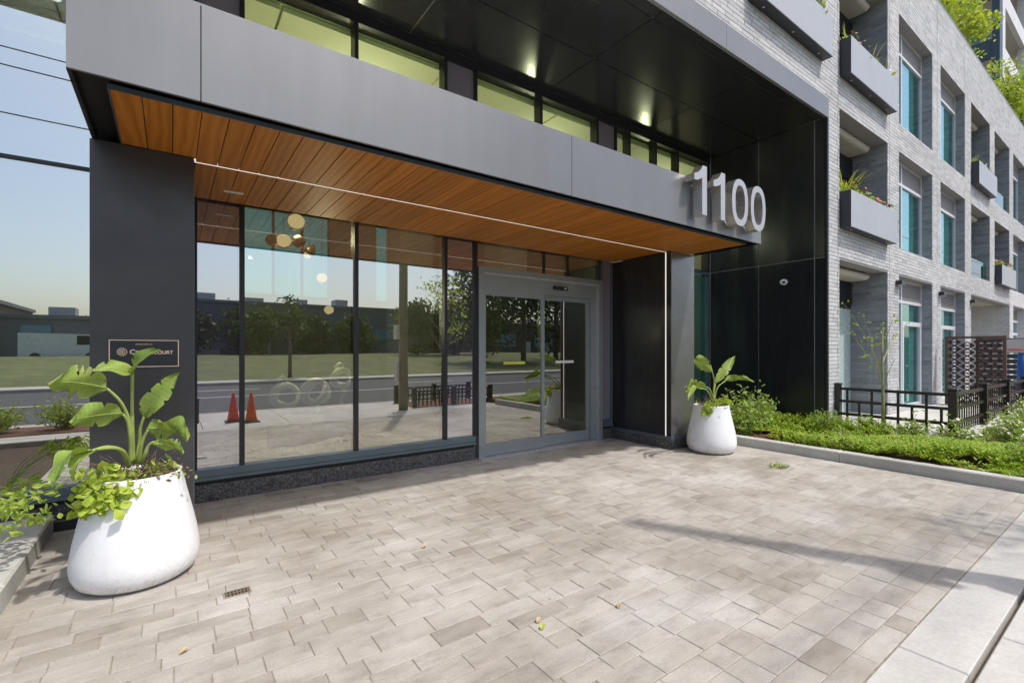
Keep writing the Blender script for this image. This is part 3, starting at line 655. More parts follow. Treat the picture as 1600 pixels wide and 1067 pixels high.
for j in range(4): twb(MB().box(TX+7.0+j*6.6, TX+7.8+j*6.6, TY-.06, TY+.3, 10, 27), 'column', 'tower_white'); twb(MB().box(TX+4.5+j*6.6, TX+6.9+j*6.6, TY+1.6, TY+2.19, 10, 27), 'column', 'tower_blue')
# ------------------------------------------------------------------ numbers
def digit_obj(kind, x, label):
    o = thing('house_number', label, 'number', (x, YF-.15, 3.075), 'steel digits on the canopy fascia')
    H, D = .575, .115
    if kind == '1':
        poly = [(.155, 0), (.25, 0), (.25, H), (.17, H), (.13, H-.055), (.08, H-.095), (.0, H-.125), (.0, H-.195), (.06, H-.19), (.12, H-.165), (.155, H-.145)]
        MB().prism(poly, .0015, D).build('return', 'steel_number', o); MB().prism(poly, -.002, .001).build('face', 'steel_face', o)
    else:
        n = 40; W = .38; t_ = .075; vo = []; vi = []
        for k in range(n):
            a = 2*math.pi*k/n; ca, sa_ = math.cos(a), math.sin(a); e = lambda v: math.copysign(abs(v)**.86, v)
            vo.append((W/2+W/2*e(ca), H/2+(H/2+.008)*e(sa_))); vi.append((W/2+(W/2-t_)*e(ca), H/2+(H/2-t_+.004)*e(sa_)))
        def ring(y0, y1, nm, mt):
            v = [(x_, y0, z_) for x_, z_ in vo]+[(x_, y0, z_) for x_, z_ in vi]+[(x_, y1, z_) for x_, z_ in vo]+[(x_, y1, z_) for x_, z_ in vi]; f = []
            for k in range(n):
                k2 = (k+1) % n; f += [(k, k2, k2+n, k+n), (k2, k, k+2*n, k2+2*n), (k+n, k2+n, k2+3*n, k+3*n), (k+2*n, k+3*n, k2+3*n, k2+2*n)]
            m_ = MB(); m_.add(v, f); m_.build(nm, mt, o)
        ring(.0015, D, 'return', 'steel_number'); ring(-.002, .001, 'face', 'steel_face')
    for (sx, sz) in ((.2, .12), (.2, .42)) if kind == '1' else ((.19, .035), (.19, .54)): MB().tube([(sx, D-.002, sz), (sx, .15, sz)], .008, 6).build('standoff', 'frame', o)
    return o
digit_obj('1', 4.885, 'brushed steel digit 1 on the canopy, next to another 1 only')
digit_obj('1', 5.275, 'brushed steel digit 1 on the canopy, touching distance from a zero')
digit_obj('0', 5.685, 'brushed steel digit 0 on the canopy, between a 1 and another 0')
digit_obj('0', 6.135, 'brushed steel digit 0 on the canopy, closest to its black recess end')
# ------------------------------------------------------------------ plaque
pq = thing('wall_plaque', 'black plaque with gold frame and gold lettering on the dark column', 'sign', (-.152, 4.399, 1.471))
MB().box(-.203, .203, -.008, -.001, -.099, .099).build('plate', 'plaque', pq)
MB().box(-.203, .203, -.012, -.0085, .093, .099).box(-.203, .203, -.012, -.0085, -.099, -.093).box(-.203, -.197, -.012, -.0085, -.093, .093).box(.197, .203, -.012, -.0085, -.093, .093).build('border', 'brass', pq)
def text(body, size, x, z, name, bold=.0):
    c = bpy.data.curves.new('t', 'FONT'); c.body = body; c.size = size; c.extrude = .001; c.align_x = 'LEFT'; c.offset = bold
    to = bpy.data.objects.new('t', c); COL.objects.link(to); bpy.context.view_layer.update()
    me = bpy.data.meshes.new_from_object(to.evaluated_get(bpy.context.evaluated_depsgraph_get())); bpy.data.objects.remove(to); bpy.data.curves.remove(c)
    me.materials.clear(); me.materials.append(M['brass']); o = bpy.data.objects.new(name, me); link(o, pq)
    o.location = (x, -.0095, z); o.rotation_euler = (R(90), 0, 0); return o
text('DEVELOPED BY', .0145, -.055, .062, 'lettering')
text('C', .046, -.088, -.004, 'lettering', .0012); text('ENTRECOURT', .0345, -.055, -.004, 'lettering', .001)
def arc(r0, r1, a0, a1, nm):
    n = 28; m_ = MB(); v = []; f = []
    for k in range(n+1):
        a = a0+(a1-a0)*k/n; v += [(r0*math.cos(a), 0, r0*math.sin(a)), (r1*math.cos(a), 0, r1*math.sin(a))]
    m_.add(v, [(2*k, 2*k+1, 2*k+3, 2*k+2) for k in range(n)]); m_.build(nm, 'brass', pq, loc=(-.130, -.0096, .012))
arc(.0245, .0285, 0, 6.2832, 'emblem'); arc(.015, .019, .5, 5.78, 'emblem'); arc(.005, .0095, .9, 5.38, 'emblem')
MB().box(-.002, .018, -.0002, 0, -.0025, .0025).build('emblem', 'brass', pq, loc=(-.128, -.0096, .012))
# ------------------------------------------------------------------ white planters with bird-of-paradise
PROF = [(.0, .0), (.24, .0), (.275, .006), (.315, .035), (.338, .085), (.345, .14), (.340, .20), (.326, .29), (.305, .39), (.282, .49), (.262, .58), (.250, .645), (.246, .675), (.243, .684), (.236, .686), (.229, .682), (.226, .66), (.225, .62)]
def blade(mb, base, tip, W, side, lift=.15, fold=.25, wave=.02, nseg=12, droop=0, tone=.5, ph=0.0):
    base, tip, side = Vector(base), Vector(tip), Vector(side).normalized(); ax = tip-base; L = ax.length
    side = (side-ax.normalized()*side.dot(ax.normalized())).normalized(); nrm = side.cross(ax.normalized()).normalized()
    if nrm.z < -.2: nrm = -nrm
    v = []; tl = []; lr = random.uniform(.15, .55); cols = 7; tears = {random.randint(3, nseg-2): random.uniform(.45, .75) for _ in range(3)} if wave > 0 else {}; wave *= 2.0
    for i in range(nseg+1):
        s_ = i/nseg; c = base+ax*s_+nrm*(lift*L*math.sin(math.pi*s_))+Vector((0,0,-droop*L*s_*s_))
        wdt = 1.08*W*(math.sin(math.pi*min(1, s_**.80*.985+.015))**.75)
        for j in range(cols):
            u = (j-(cols-1)/2)/((cols-1)/2)
            if abs(u) > .9 and i in tears: u *= tears[i]
            z_ = fold*abs(u)**1.15*wdt+wave*math.sin(9*s_+3*u+ph)*abs(u)*(W/.06)
            v.append(c+side*(u*wdt)+nrm*z_); tl.append(1.0 if (i in tears and j in (0, cols-1)) or (i == nseg) else min(.85, lr+.22*(i % 2)+.12*abs(u)+(.12 if j == 3 else 0)))
    f = [(i*cols+j, i*cols+j+1, (i+1)*cols+j+1, (i+1)*cols+j) for i in range(nseg) for j in range(cols-1)]
    mb.add(v, f, tone); mb.t[-len(v):] = tl
def white_planter(loc, label, plabel, leaves, yv):
    P = thing('planter_pot', label, 'planter', loc, 'white planters beside the entrance')
    MB().lathe(PROF, 64, cap0=False).build('shell', 'planter_white', P, smooth=True)
    m_ = MB(); pts = [(0, 0, .655)]; rr = [.08, .15, .2265]; n = 24
    for r_ in rr:
        for k in range(n): pts.append((r_*math.cos(6.2832*k/n), r_*math.sin(6.2832*k/n), .65+random.uniform(-.008, .014)))
    m_.add(pts, [(0, 1+k, 1+(k+1) % n) for k in range(n)]+[(1+i*n+k, 1+(i+1)*n+k, 1+(i+1)*n+(k+1) % n, 1+i*n+(k+1) % n) for i in range(2) for k in range(n)])
    m_.build('soil', 'soil', P)
    T = thing('bird_of_paradise', plabel, 'plant', (loc[0], loc[1], .65), 'leafy plants in the white planters')
    o = Vector((loc[0], loc[1], .65))
    for (pet, b, tp, W, side, lift, fold, wave, droop) in leaves:
        pts = [q-o for q in pet]; n = len(pts); pm = MB()
        # smooth the petiole
        cur = []
        for i in range(n-1):
            p0, p1, p2, p3 = pts[max(i-1, 0)], pts[i], pts[i+1], pts[min(i+2, n-1)]
            for k in range(4):
                u = k/4; cur.append(.5*((2*p1)+(p2-p0)*u+(2*p0-5*p1+4*p2-p3)*u*u+(3*p1-p0-3*p2+p3)*u**3))
        cur.append(pts[-1]); nn = len(cur); pm.tube(cur, [.0135-.006*i/(nn-1) for i in range(nn)], 8)
        po_ = pm.build('stalk', 'petiole', T, smooth=True)
        bm_ = MB(); blade(bm_, b-o, tp-o, W, side, lift, fold, wave, 26, droop, 0, random.random()*6)
        lo = bm_.build('leaf', 'leaf_bird', T, smooth=True)
        md = MB(); cs = []
        bmv = bm_.v
        for i in range(0, 27, 3): cs.append(Vector(bmv[i*7+3])+Vector((0,-.0015,.0015)))
        md.tube(cs, [.005-.0042*i/(len(cs)-1) for i in range(len(cs))], 5); md.build('midrib', 'petiole', lo, smooth=True)
    tw_ = MB()
    for _ in range(46):
        a = random.random()*6.283; r_ = random.uniform(.02, .19); p = Vector((r_*math.cos(a), r_*math.sin(a), .0)); h = random.uniform(.05, .17); le = random.uniform(-.10, .10); l2 = random.uniform(-.10, .10)
        tw_.tube([p, p+Vector((le*.5, l2*.5, h*.7)), p+Vector((le, l2, h))], [.0022, .0018, .001], 4, False)
    for sx, L in ((-1, .30), (-1, .24), (-.6, .22), (.8, .2)):
        p = Vector((sx*.05, -.05, .02)); tw_.tube([p, p+Vector((sx*L*.4, -.05, .10)), p+Vector((sx*L*.8, -.06, .13)), p+Vector((sx*L*1.2, -.06, .17))], [.0028, .0024, .002, .001], 5, False)
    tw_.build('dry_stems', 'twig', T)
    # lime trailing vine over the rim, dry groundcover
    lv = MB(); C = []
    for (cx_, cy_, cz_, sp, n) in yv:
        C.append(np.c_[rng.normal(cx_, sp, n), rng.normal(cy_, sp*.6, n), rng.normal(cz_, sp*.6, n)])
    leafcloud(lv, np.concatenate(C), .062, .25, .80, .2)
    V = thing('trailing_vine', 'lime green vine spilling over the rim of the '+('planter by the plaque' if loc[0] < 1 else 'planter by the steel column'), 'plant', (loc[0], loc[1], .65), 'lime vines in the white planters')
    lv.build('leaves', 'leaf_lime', V)
    st = MB()
    for (cx_, cy_, cz_, sp, n) in yv: st.tube([(cx_*.3, cy_*.3, 0), (cx_*.8, cy_*.8, .05), (cx_, cy_, cz_)], [.004, .003, .002], 5, False)
    st.build('stems', 'petiole', V)
    lc = MB(); leafcloud(lc, np.c_[rng.normal(.02, .11, 260), rng.normal(-.02, .10, 260), np.abs(rng.normal(0, .035, 260))], .035, .1); lc.build('undergrowth', 'leaf_shrub', T)
    ld = MB(); leafcloud(ld, np.c_[rng.normal(.06, .10, 330), rng.normal(-.03, .10, 330), np.abs(rng.normal(.0, .03, 330))], .032, .1); ld.build('dry_undergrowth', 'twig', T)
A = lambda px, py, Y: onY(px, py, Y)
yc = 4.02; b0 = A(208, 722, yc)
Lv = [
 ([b0, A(207, 684, yc), A(206.5, 630, yc), A(207, 583, yc-.02)], A(207, 583, yc-.02), A(252, 547, yc-.22), .060, (.3, .4, .8), .10, .50, .004, 0),
 ([b0, A(207.5, 684, yc+.01), A(206.5, 630, yc+.01), A(206, 584, yc-.01)], A(207, 584, yc), A(143, 575, yc-.10), .058, (.0, .75, .65), .10, .45, .006, .06),
 ([b0+Vector((-.01, 0, 0)), A(204, 668, yc-.03), A(190, 630, yc-.06), A(167, 607, yc-.10)], A(167, 607, yc-.10), A(74, 594, yc-.30), .098, (.05, -.55, .85), .09, .25, .008, .05),
 ([b0+Vector((-.01, -.02, 0)), A(204, 690, yc-.06), A(200, 660, yc-.10), A(192, 647, yc-.12)], A(192, 646, yc-.12), A(107, 659, yc-.34), .078, (.05, -.5, .85), .07, .22, .008, .0),
 ([b0+Vector((-.02, -.04, -.02)), A(190, 704, yc-.12), A(168, 698, yc-.20), A(143, 704, yc-.28)], A(143, 703, yc-.28), A(82, 754, yc-.42), .078, (.75, -.3, .45), .22, .30, .008, .10),
 ([b0+Vector((-.02, -.03, -.02)), A(195, 708, yc-.14), A(180, 700, yc-.2), A(150, 702, yc-.27)], A(150, 702, yc-.27), A(113, 752, yc-.36), .035, (.8, -.3, .3), .25, .45, .006, .05),
 ([b0+Vector((.02, 0, 0)), A(218, 690, yc), A(219, 670, yc-.02), A(225, 651, yc-.04)], A(225, 651, yc-.04), A(281, 582, yc-.12), .062, (.75, -.35, .45), .07, .35, .008, 0),
 ([b0+Vector((.03, -.02, 0)), A(220, 700, yc-.06), A(224, 685, yc-.08), A(231, 671, yc-.10)], A(229, 670, yc-.10), A(297, 681, yc-.16), .085, (.1, -.65, .7), .14, .18, .018, .0),
 ([b0+Vector((.04, -.03, 0)), A(226, 711, yc-.1), A(232, 696, yc-.12), A(241, 690, yc-.14)], A(239, 694, yc-.14), A(288, 704, yc-.22), .048, (.1, -.6, .75), .12, .3, .012, .05)]
white_planter((-.176, 4.02, 0), 'large white rounded planter in front of the dark column with plaque', 'broad leaved plant rising in front of the plaque column', Lv,
    [(-.13, -.17, .05, .06, 60), (-.20, -.17, .0, .05, 60), (-.08, -.24, -.05, .045, 55), (-.17, -.23, -.08, .04, 45), (-.26, -.14, -.12, .03, 22), (.12, .02, .03, .05, 25)])
yc2 = 3.99; c0 = A(1116, 634, yc2)
Rv = [
 ([c0, A(1115, 612, yc2), A(1116, 596, yc2), A(1113, 581, yc2-.02)], A(1113.5, 582, yc2-.02), A(1088, 558, yc2-.14), .085, (.6, -.4, .5), .08, .3, .008, 0),
 ([c0, A(1116, 618, yc2), A(1116.5, 606, yc2), A(1119, 597, yc2)], A(1118, 598, yc2), A(1148, 556, yc2-.08), .065, (.7, -.3, .5), .05, .35, .008, 0),
 ([c0, A(1117, 620, yc2), A(1122, 604, yc2-.02), A(1134, 595, yc2-.04)], A(1133, 595, yc2-.04), A(1178, 596, yc2-.10), .06, (.05, -.6, .75), .10, .3, .012, .0),
 ([c0, A(1114, 622, yc2-.03), A(1109, 608, yc2-.06), A(1101, 604, yc2-.1)], A(1102, 603, yc2-.1), A(1072, 612, yc2-.2), .07, (.05, -.6, .75), .14, .25, .012, .0),
 ([c0, A(1112, 624, yc2-.04), A(1104, 609, yc2-.08), A(1092, 607, yc2-.12)], A(1093, 606, yc2-.12), A(1075, 627, yc2-.18), .04, (.8, -.3, .3), .22, .4, .01, .0)]
white_planter((6.50, 3.99, 0), 'smaller looking white rounded planter beside the steel column and green bed', 'broad leaved plant in front of the black recess', Rv,
    [(-.20, -.10, .03, .05, 60), (-.24, -.08, -.05, .04, 40), (.15, -.10, .05, .06, 50), (.22, -.02, .0, .05, 40)])
# ------------------------------------------------------------------ plants of the beds
def sprigs(mb, P, h, nl, lw, spread):
    for (x, y, z) in P:
        a0 = random.random()*6.283; n = nl+random.randint(-1, 2); hh = h*random.uniform(.5, 1.2)*(1.0+.55*math.sin(x*3.7+y*1.9)); tn = random.random()
        ax = Vector((random.uniform(-.5, .5), random.uniform(-.5, .5), 1)).normalized()
        for k in range(n):
            s_ = (k+.6)/n; c = Vector((x, y, z))+ax*hh*s_*.75; a = a0+k*2.4; d = Vector((math.cos(a), math.sin(a), .55)).normalized(); L = spread*(1.15-s_*.7)*random.uniform(.7, 1.2); sd = d.cross(Vector((0,0,1))).normalized()*lw
            mb.add([c, c+d*L*.5+sd, c+d*L, c+d*L*.5-sd], [(0,1,2,3)], (tn+random.uniform(-.1, .1)) % 1)
cov = MB(); P = []
def hgt(x, y):  # mounded groundcover
    return .11+.05*min(1, max(0, x-7.5))+.06*math.sin(x*2.1+.4)*math.sin(y*2.7)+.05*math.sin(x*5.3+y*3.1)
for _ in range(9500):
    x = random.uniform(7.42, 9.35) if random.random() < .75 else random.uniform(7.42, 12); y = random.uniform(.2, 5.2)
    if y > 1.7 and x > 9.22: continue
    if y > 3.7 and x < 8.0 and random.random() < .85: continue
    if x < 7.62 and random.random() < .35: continue
    if math.sin(x*6.1+1.3*math.sin(y*3.3))*math.sin(y*5.2+.8) > .62 and random.random() < .8: continue
    P.append((x, y, max(.10, hgt(x, y))))
sprigs(cov, P, .15, 9, .011, .085)
tag(cov.build('groundcover', 'leaf_cover'), 'bright green feathery groundcover filling the bed beside the paving', 'groundcover', kind='stuff')
def shrub(name, label, cat, c, rx, ry, h, n, ls, mat='leaf_shrub', grp=None, flw=None, nst=10):
    t_ = thing(name, label, cat, c, grp); lf = MB(); st = MB(); C = []
    for _ in range(nst):
        a = random.random()*6.283; r_ = random.uniform(.2, 1); tp = Vector((rx*r_*math.cos(a), ry*r_*math.sin(a), h*random.uniform(.55, 1.0)*(1.05-.4*r_)))
        st.tube([(0,0,0), tp*.5+Vector((0,0,.05)), tp], [.008, .005, .002], 5, False)
        m_ = n//nst; s_ = rng.uniform(.25, 1.0, m_); C.append(np.c_[tp.x*s_+rng.normal(0, rx*.17, m_), tp.y*s_+rng.normal(0, ry*.17, m_), tp.z*s_+rng.normal(0, h*.09, m_)])
    C = np.concatenate(C); C[:, 2] = np.maximum(C[:, 2], .01); leafcloud(lf, C, ls, .35, .42, .15)
    lf.build('foliage', mat, t_); st.build('stems', 'twig', t_)
    if flw:
        fl = MB(); idx = rng.choice(len(C), flw); top = C[idx]; top[:, 2] += .03; flowers(fl, top, .022); tag(fl.build('flowers', 'flower_white', t_), kind='stuff')
    return t_
shrub('shrub', 'pale green shrub growing against the black panel wall', 'shrub', (8.1, 4.25, .1), .62, .55, .82, 1500, .085, nst=18)
shrub('shrub', 'low leafy shrub between the white planter and the taller shrub', 'shrub', (7.62, 4.2, .1), .26, .4, .45, 500, .07, nst=8)
shrub('flowering_shrub', 'white flowering bush in front of the corner fence post', 'shrub', (9.55, 1.25, .1), .5, .42, .62, 1300, .055, 'leaf_shrub', 'white flowering bushes along the fence', 130, 16)
shrub('flowering_shrub', 'white flowering bush along the fence past the corner post', 'shrub', (10.6, 1.2, .1), .6, .45, .70, 1500, .055, 'leaf_shrub', 'white flowering bushes along the fence', 150, 18)
shrub('flowering_shrub', 'white flowering bush beside the brown privacy screen end', 'shrub', (12.0, 1.15, .1), .7, .5, .78, 1300, .055, 'leaf_shrub', 'white flowering bushes along the fence', 120, 16)
shrub('flowering_shrub', 'white flowering bush under the toy basketball hoop', 'shrub', (13.6, 1.2, .1), .8, .5, .85, 1000, .06, 'leaf_shrub', 'white flowering bushes along the fence', 90, 14)
for i, (x, y, h) in enumerate(((9.2, 3.2, .34), (9.1, 2.75, .3), (8.75, 2.35, .26), (8.5, 1.9, .27), (8.35, 2.95, .24), (8.0, 2.2, .2), (8.9, 1.5, .26))):
    g_ = MB(); blades(g_, (0, 0, 0), 30, h, .25, .006, .75)
    tag(g_.build('ornamental_grass', 'leaf_grass', loc=(x, y, .12)), 'pale variegated grass tuft in the groundcover '+['beside the first fence post', 'behind the young tree trunk', 'in front of the young tree', 'near the corner fence post', 'midway to the black wall', 'close to the kerb', 'beside the flowering bush'][i], 'grass', 'variegated grass tufts in the bed')
for i, (x, y, h_, r_) in enumerate(((8.75, 3.35, .45, .28), (9.0, 2.25, .42, .26), (8.9, 1.75, .5, .3), (8.3, .95, .42, .32), (9.6, .75, .5, .4))):
    shrub('leafy_plant', ['knee high leafy plant beside the black wall edge', 'leafy plant behind the pale grass by the fence', 'leafy plant at the foot of the corner fence post', 'leafy plant in the groundcover opposite the concrete band', 'leafy plant before the white flowering bush'][i], 'plant', (x, y, .12), r_, r_, h_, 420, .055, 'leaf_shrub', 'taller leafy plants in the bed', 25 if i > 1 else None, 9)
for i, (x, y) in enumerate(((7.62, 3.55), (7.66, 3.15), (7.58, 2.75))):
    d_ = MB(); leafcloud(d_, np.c_[rng.normal(0, .10, 90), rng.normal(0, .13, 90), np.abs(rng.normal(.05, .04, 90))], .06, .3)
    dp = thing('dry_plant', ['rusty red low plant at the kerb near the white planter', 'withered brown plant at the kerb past the rusty one', 'withered brown plant at the kerb in front of the grass'][i], 'plant', (x, y, .10), 'withered plants along the kerb')
    tag(d_.build('foliage', 'flower_red' if i == 0 else 'twig', dp), kind='stuff')
# young tree
yt = thing('young_tree', 'thin young tree with sparse leaves in front of the picket fence', 'tree', (9.22, 2.70, .1))
def branchy(par, trunk, limbs, leafn, lsize, mat_t, mat_l):
    tb = MB(); tb.tube(trunk[0], trunk[1], 7); tb.build('trunk', mat_t, par, smooth=True); bm_ = MB(); C = []
    for pts, r_ in limbs:
        n = len(pts); bm_.tube(pts, [r_*(1-.75*i/(n-1)) for i in range(n)], 5, False)
        for i in range(1, n): C.append(np.array(pts[i])[None]+rng.normal(0, lsize*.7, (leafn, 3)))
    bm_.build('branches', mat_t, par, smooth=True); lf = MB(); leafcloud(lf, np.concatenate(C), lsize, .2, .5, .1); lf.build('crown', mat_l, par)
limbs = []
for px_, py_, st, dy in ((1318, 474, .62, -.1), (1313, 502, .55, .1), (1345, 487, .6, .25), (1375, 512, .7, 0), (1402, 520, .7, .2), (1420, 505, .72, .3), (1400, 560, .5, -.2), (1355, 528, .5, -.2), (1395, 500, .75, -.2)):
    tp = onY(px_, py_, 2.7+dy)-Vector((9.22, 2.70, .1)); b_ = Vector((0, 0, .75+2.2*(st-.5))); limbs.append(([tuple(b_), tuple(b_.lerp(tp, .4)+Vector((0,0,.08))), tuple(b_.lerp(tp, .75)+Vector((0,0,.05))), tuple(tp)], .0065))
branchy(yt, ([(0,0,0), (.005,0,.6), (-.005,.01,1.2), (.0,0,1.75)], [.026, .022, .016, .006]), limbs, 3, .05, 'bark_green', 'leaf_vine')
# left bed vine
vn = thing('trailing_shrub', 'lime leaved shrub arching over the wide concrete kerb', 'shrub', (-1.35, 4.6, .06))
stm = MB(); C = []
for px_, py_, Y in ((85, 765, 4.5), (82, 800, 4.3), (30, 790, 4.2), (20, 826, 4.1), (50, 752, 4.7), (10, 765, 4.6), (75, 755, 4.9), (60, 780, 4.4)):
    tp = onY(px_, py_, Y)-Vector((-1.35, 4.6, .06)); mid = tp*.55+Vector((0,0,.16)); pts = [Vector((0,0,0)), mid*.6+Vector((0,0,.05)), mid, tp]; stm.tube(pts, [.006, .005, .004, .002], 5, False)
    for s_ in np.linspace(.35, 1, 10): C.append(np.array((mid*(1-s_)+tp*s_ if s_ > .3 else mid))[None]+rng.normal(0, .028, (3, 3)))
stm.build('stems', 'petiole', vn); lf = MB(); leafcloud(lf, np.concatenate(C), .066, .1, .42, .5); lf.build('foliage', 'leaf_vine', vn)
# bait box
bx_ = thing('bait_box', 'dark plastic bait box with a white label against the glass wall', 'box', (-.78, 5.36, 0), rz=R(0))
MB().bbox(0, .30, 0, .17, 0, .10, .02).build('body', 'black_plastic', bx_); MB().bbox(.015, .285, .012, .15, .10, .125, .012).build('lid', 'black_plastic', bx_); MB().box(.12, .19, .05, .09, .125, .127).build('label', 'white_sticker', bx_)
# drains
for (x, y, l_) in ((.335, 3.375, 'small cast drain grate in the paving near the large planter'), (6.29, 2.90, 'weedy drain grate in the paving near the kerb')):
    g = thing('drain_grate', l_, 'drain', (x, y, 0)); fr = MB().box(-.075, .075, -.045, -.036, -.002, .004).box(-.075, .075, .036, .045, -.002, .004).box(-.075, -.066, -.036, .036, -.002, .004).box(.066, .075, -.036, .036, -.002, .004)
    fr.build('frame', 'bedding', g); MB().box(-.066, .066, -.036, .036, -.003, .0015).build('pit', 'gap_black', g)
    br = MB()
    for k in range(7): br.box(-.062+k*.019, -.052+k*.019, -.036, .036, .0016, .0036)
    br.box(-.066, .066, -.006, .006, .0037, .0045).build('bars', 'joint_filler', g)
wd_ = MB(); leafcloud(wd_, np.c_[rng.normal(0, .07, 90), rng.normal(0, .05, 90), np.abs(rng.normal(.004, .012, 90))], .035, .4); blades(wd_, (.02, 0, 0), 6, .12, .1, .004, .5)
tag(wd_.build('weed', 'leaf_cover', loc=(6.33, 2.94, 0)), 'green weed growing out of the drain by the kerb', 'weed')
for i, (px_, py_) in enumerate(((170, 930), (839, 974), (845, 985), (965, 951), (660, 857), (280, 1023))):
    d = fpx*1.5/(py_-hy); u = (px_-ppx)/fpx*d; lf = MB(); blade(lf, (0,0,.004), (.045,.02,.010), .012, (0,1,.2), .2, .3, .0, 5)
    tag(lf.build('fallen_leaf', 'leaf_lime' if i in (0, 2) else 'flower_tan', loc=(u*cA+d*sA, d*cA-u*sA, .001)), ['yellow green curled leaf at the foot of the large planter', 'tan leaf scrap on the open paving', 'yellow leaf scrap beside the tan one', 'yellowed leaf bit toward the sidewalk', 'pale leaf bit on the paving facing the door', 'brown leaf on the paving near the camera side kerb'][i], 'leaf', 'fallen leaves on the paving')
# ------------------------------------------------------------------ camera dome
sc_ = thing('security_camera', 'white turret security camera on the black side panel', 'camera', (9.01, 4.10, 2.715))
MB().lathe([(.055, 0), (.055, .03), (.05, .035)], 20).build('mount', 'camera_white', sc_).rotation_euler = (0, R(-90), 0)
o = MB().lathe([(.0, -.05), (.03, -.042), (.048, -.02), (.052, .0), (.048, .02), (.03, .042), (.0, .05)], 20, cap0=False).build('eyeball', 'camera_white', sc_, smooth=True); o.location = (-.06, 0, -.005)
o = MB().lathe([(.026, 0), (.024, .012), (.0, .016)], 16).build('lens', 'black_plastic', sc_); o.location = (-.095, -.03, -.012); o.rotation_euler = (R(70), 0, R(-60))
# ------------------------------------------------------------------ picket fence (thing with posts, rails, pickets)
def fence_run(p0, p1, posts, label, z0=.215, h=.68, sp=.19, grp='black picket fences', lap=True):
    p0, p1 = Vector(p0), Vector(p1); L = (p1-p0).length; ang = math.atan2(p1.y-p0.y, p1.x-p0.x)
    t_ = thing('picket_fence', label, 'fence', (p0.x, p0.y, z0), grp, ang)
    for s_ in posts: MB().bbox(s_-.05, s_+.05, -.05, .05, 0, h, .008).bbox(s_-.06, s_+.06, -.06, .06, h+.001, h+.03, .012).build('post', 'fence_black', t_)
    segs = list(zip(posts[:-1], posts[1:])) if len(posts) > 1 else []
    if not posts or posts[0] > .3: segs = [(0-.05, posts[0] if posts else L)]+segs
    for a, b in segs:
        for zr in (h-.09, h-.30, h-.52): MB().box(a+.052, b-.052, -.02, .02, zr, zr+.045).build('rail', 'fence_black', t_)
        n = max(2, int((b-a-.1)/sp)); 
        for k in range(n):
            x = a+.05+(b-a-.1)*(k+.5)/n
            MB().box(x-.017, x+.017, .0205, .034, .015, h-.26 if (k % 2 and lap) else h-.045).build('picket', 'fence_black', t_)
    return t_
fence_run((9.4, 3.40, 0), (9.4, 1.90, 0), [0, 1.5], 'black picket fence between the brick pier and its corner post', sp=.17)
fence_run((9.4, 1.90, 0), (19, 1.90, 0), [1.94, 3.85, 5.75, 7.65, 9.55], 'black picket fence running past the brown privacy screen', sp=.14, lap=False)
# tree-pit fences behind the camera, seen in the glass
def pit(x0, x1, y0, y1, lab, tl, tx):
    tag(MB().box(x0-.05, x1+.05, y0-.05, y1+.05, -.15, .012).build('tree_pit', 'mulch'), kind='structure')
    n = max(1, round((x1-x0)/1.2)); ps = [(x1-x0)*k/n for k in range(n+1)]
    fence_run((x0, y1, 0), (x1, y1, 0), ps, 'low black fence on the building side of '+lab, .012, .46, .11, 'low fences around the street tree pits', False)
    fence_run((x1, y0, 0), (x1, y1, 0), [0], 'low black fence end beside '+lab, .012, .46, .11, 'low fences around the street tree pits', False)
    fence_run((x0, y0, 0), (x1, y0, 0), ps, 'low black fence on the road side of '+lab, .012, .46, .11, 'low fences around the street tree pits', False)
pit(-1.05, .42, -1.60, -.42, 'the bushy tree pit', '', 0); pit(5.15, 7.5, -1.55, -.32, 'the tree pit past the utility pole', '', 0)
def tree(name, label, base, h, cr, cz, rx, rz, n, ls, mat='leaf_tree', grp=None, nl=9, ncl=26, bark='bark'):
    t_ = thing(name, label, 'tree', base, grp); tk = MB(); r0 = h*.016+.012; tk.tube([(0,0,-.1), (.02*h*.2, .0, h*.3), (-.01*h, .01*h, h*.62), (0, 0, h*.88)], [r0*1.2, r0, r0*.7, r0*.25], 8)
    for k in range(nl):
        a = k*2.4+random.random(); z_ = h*random.uniform(.32, .7); q = Vector((math.cos(a)*rx*.8, math.sin(a)*rx*.8, min(h*.97, z_+rz*.6))); tk.tube([(0,0,z_), q*.45+Vector((0,0,z_*.55)), q], [r0*.5, r0*.3, r0*.08], 5, False)
    tk.build('trunk', bark, t_, smooth=True); C = []
    for _ in range(ncl):
        d = rng.normal(size=3); d /= np.linalg.norm(d); r_ = rng.random()**.45; c = np.array([d[0]*rx*r_, d[1]*rx*r_, cz+d[2]*rz*r_]); m_ = n//ncl; C.append(c+rng.normal(0, 1, (m_, 3))*np.array([rx, rx, rz*.7])*.19)
    lf = MB(); leafcloud(lf, np.concatenate(C), ls, .2, .5, .15); lf.build('crown', mat, t_); return t_
tree('street_tree', 'small leafy street tree inside the bushy tree pit', (-.55, -.98, 0), 3.7, 0, 2.75, .55, .95, 420, .085, 'leaf_vine', 'street trees in fenced pits')
tree('street_tree', 'small leafy street tree in the pit past the utility pole', (6.3, -.9, 0), 3.9, 0, 2.9, .70, 1.0, 560, .085, 'leaf_vine', 'street trees in fenced pits')
tag(MB().box(-6, -1.15, -1.6, -.42, -.15, .012).build('planting_bed', 'mulch'), kind='structure')
for i, x in enumerate((-3.4, -2.5, -1.6)): shrub('flowering_shrub', 'leafy bush in the tree pit, '+['far end', 'middle', 'next to the trunk'][i], 'shrub', (x, -1.0, 0), .5, .4, .65, 700, .07, 'leaf_shrub', 'bushes in the tree pit', 40, 12)
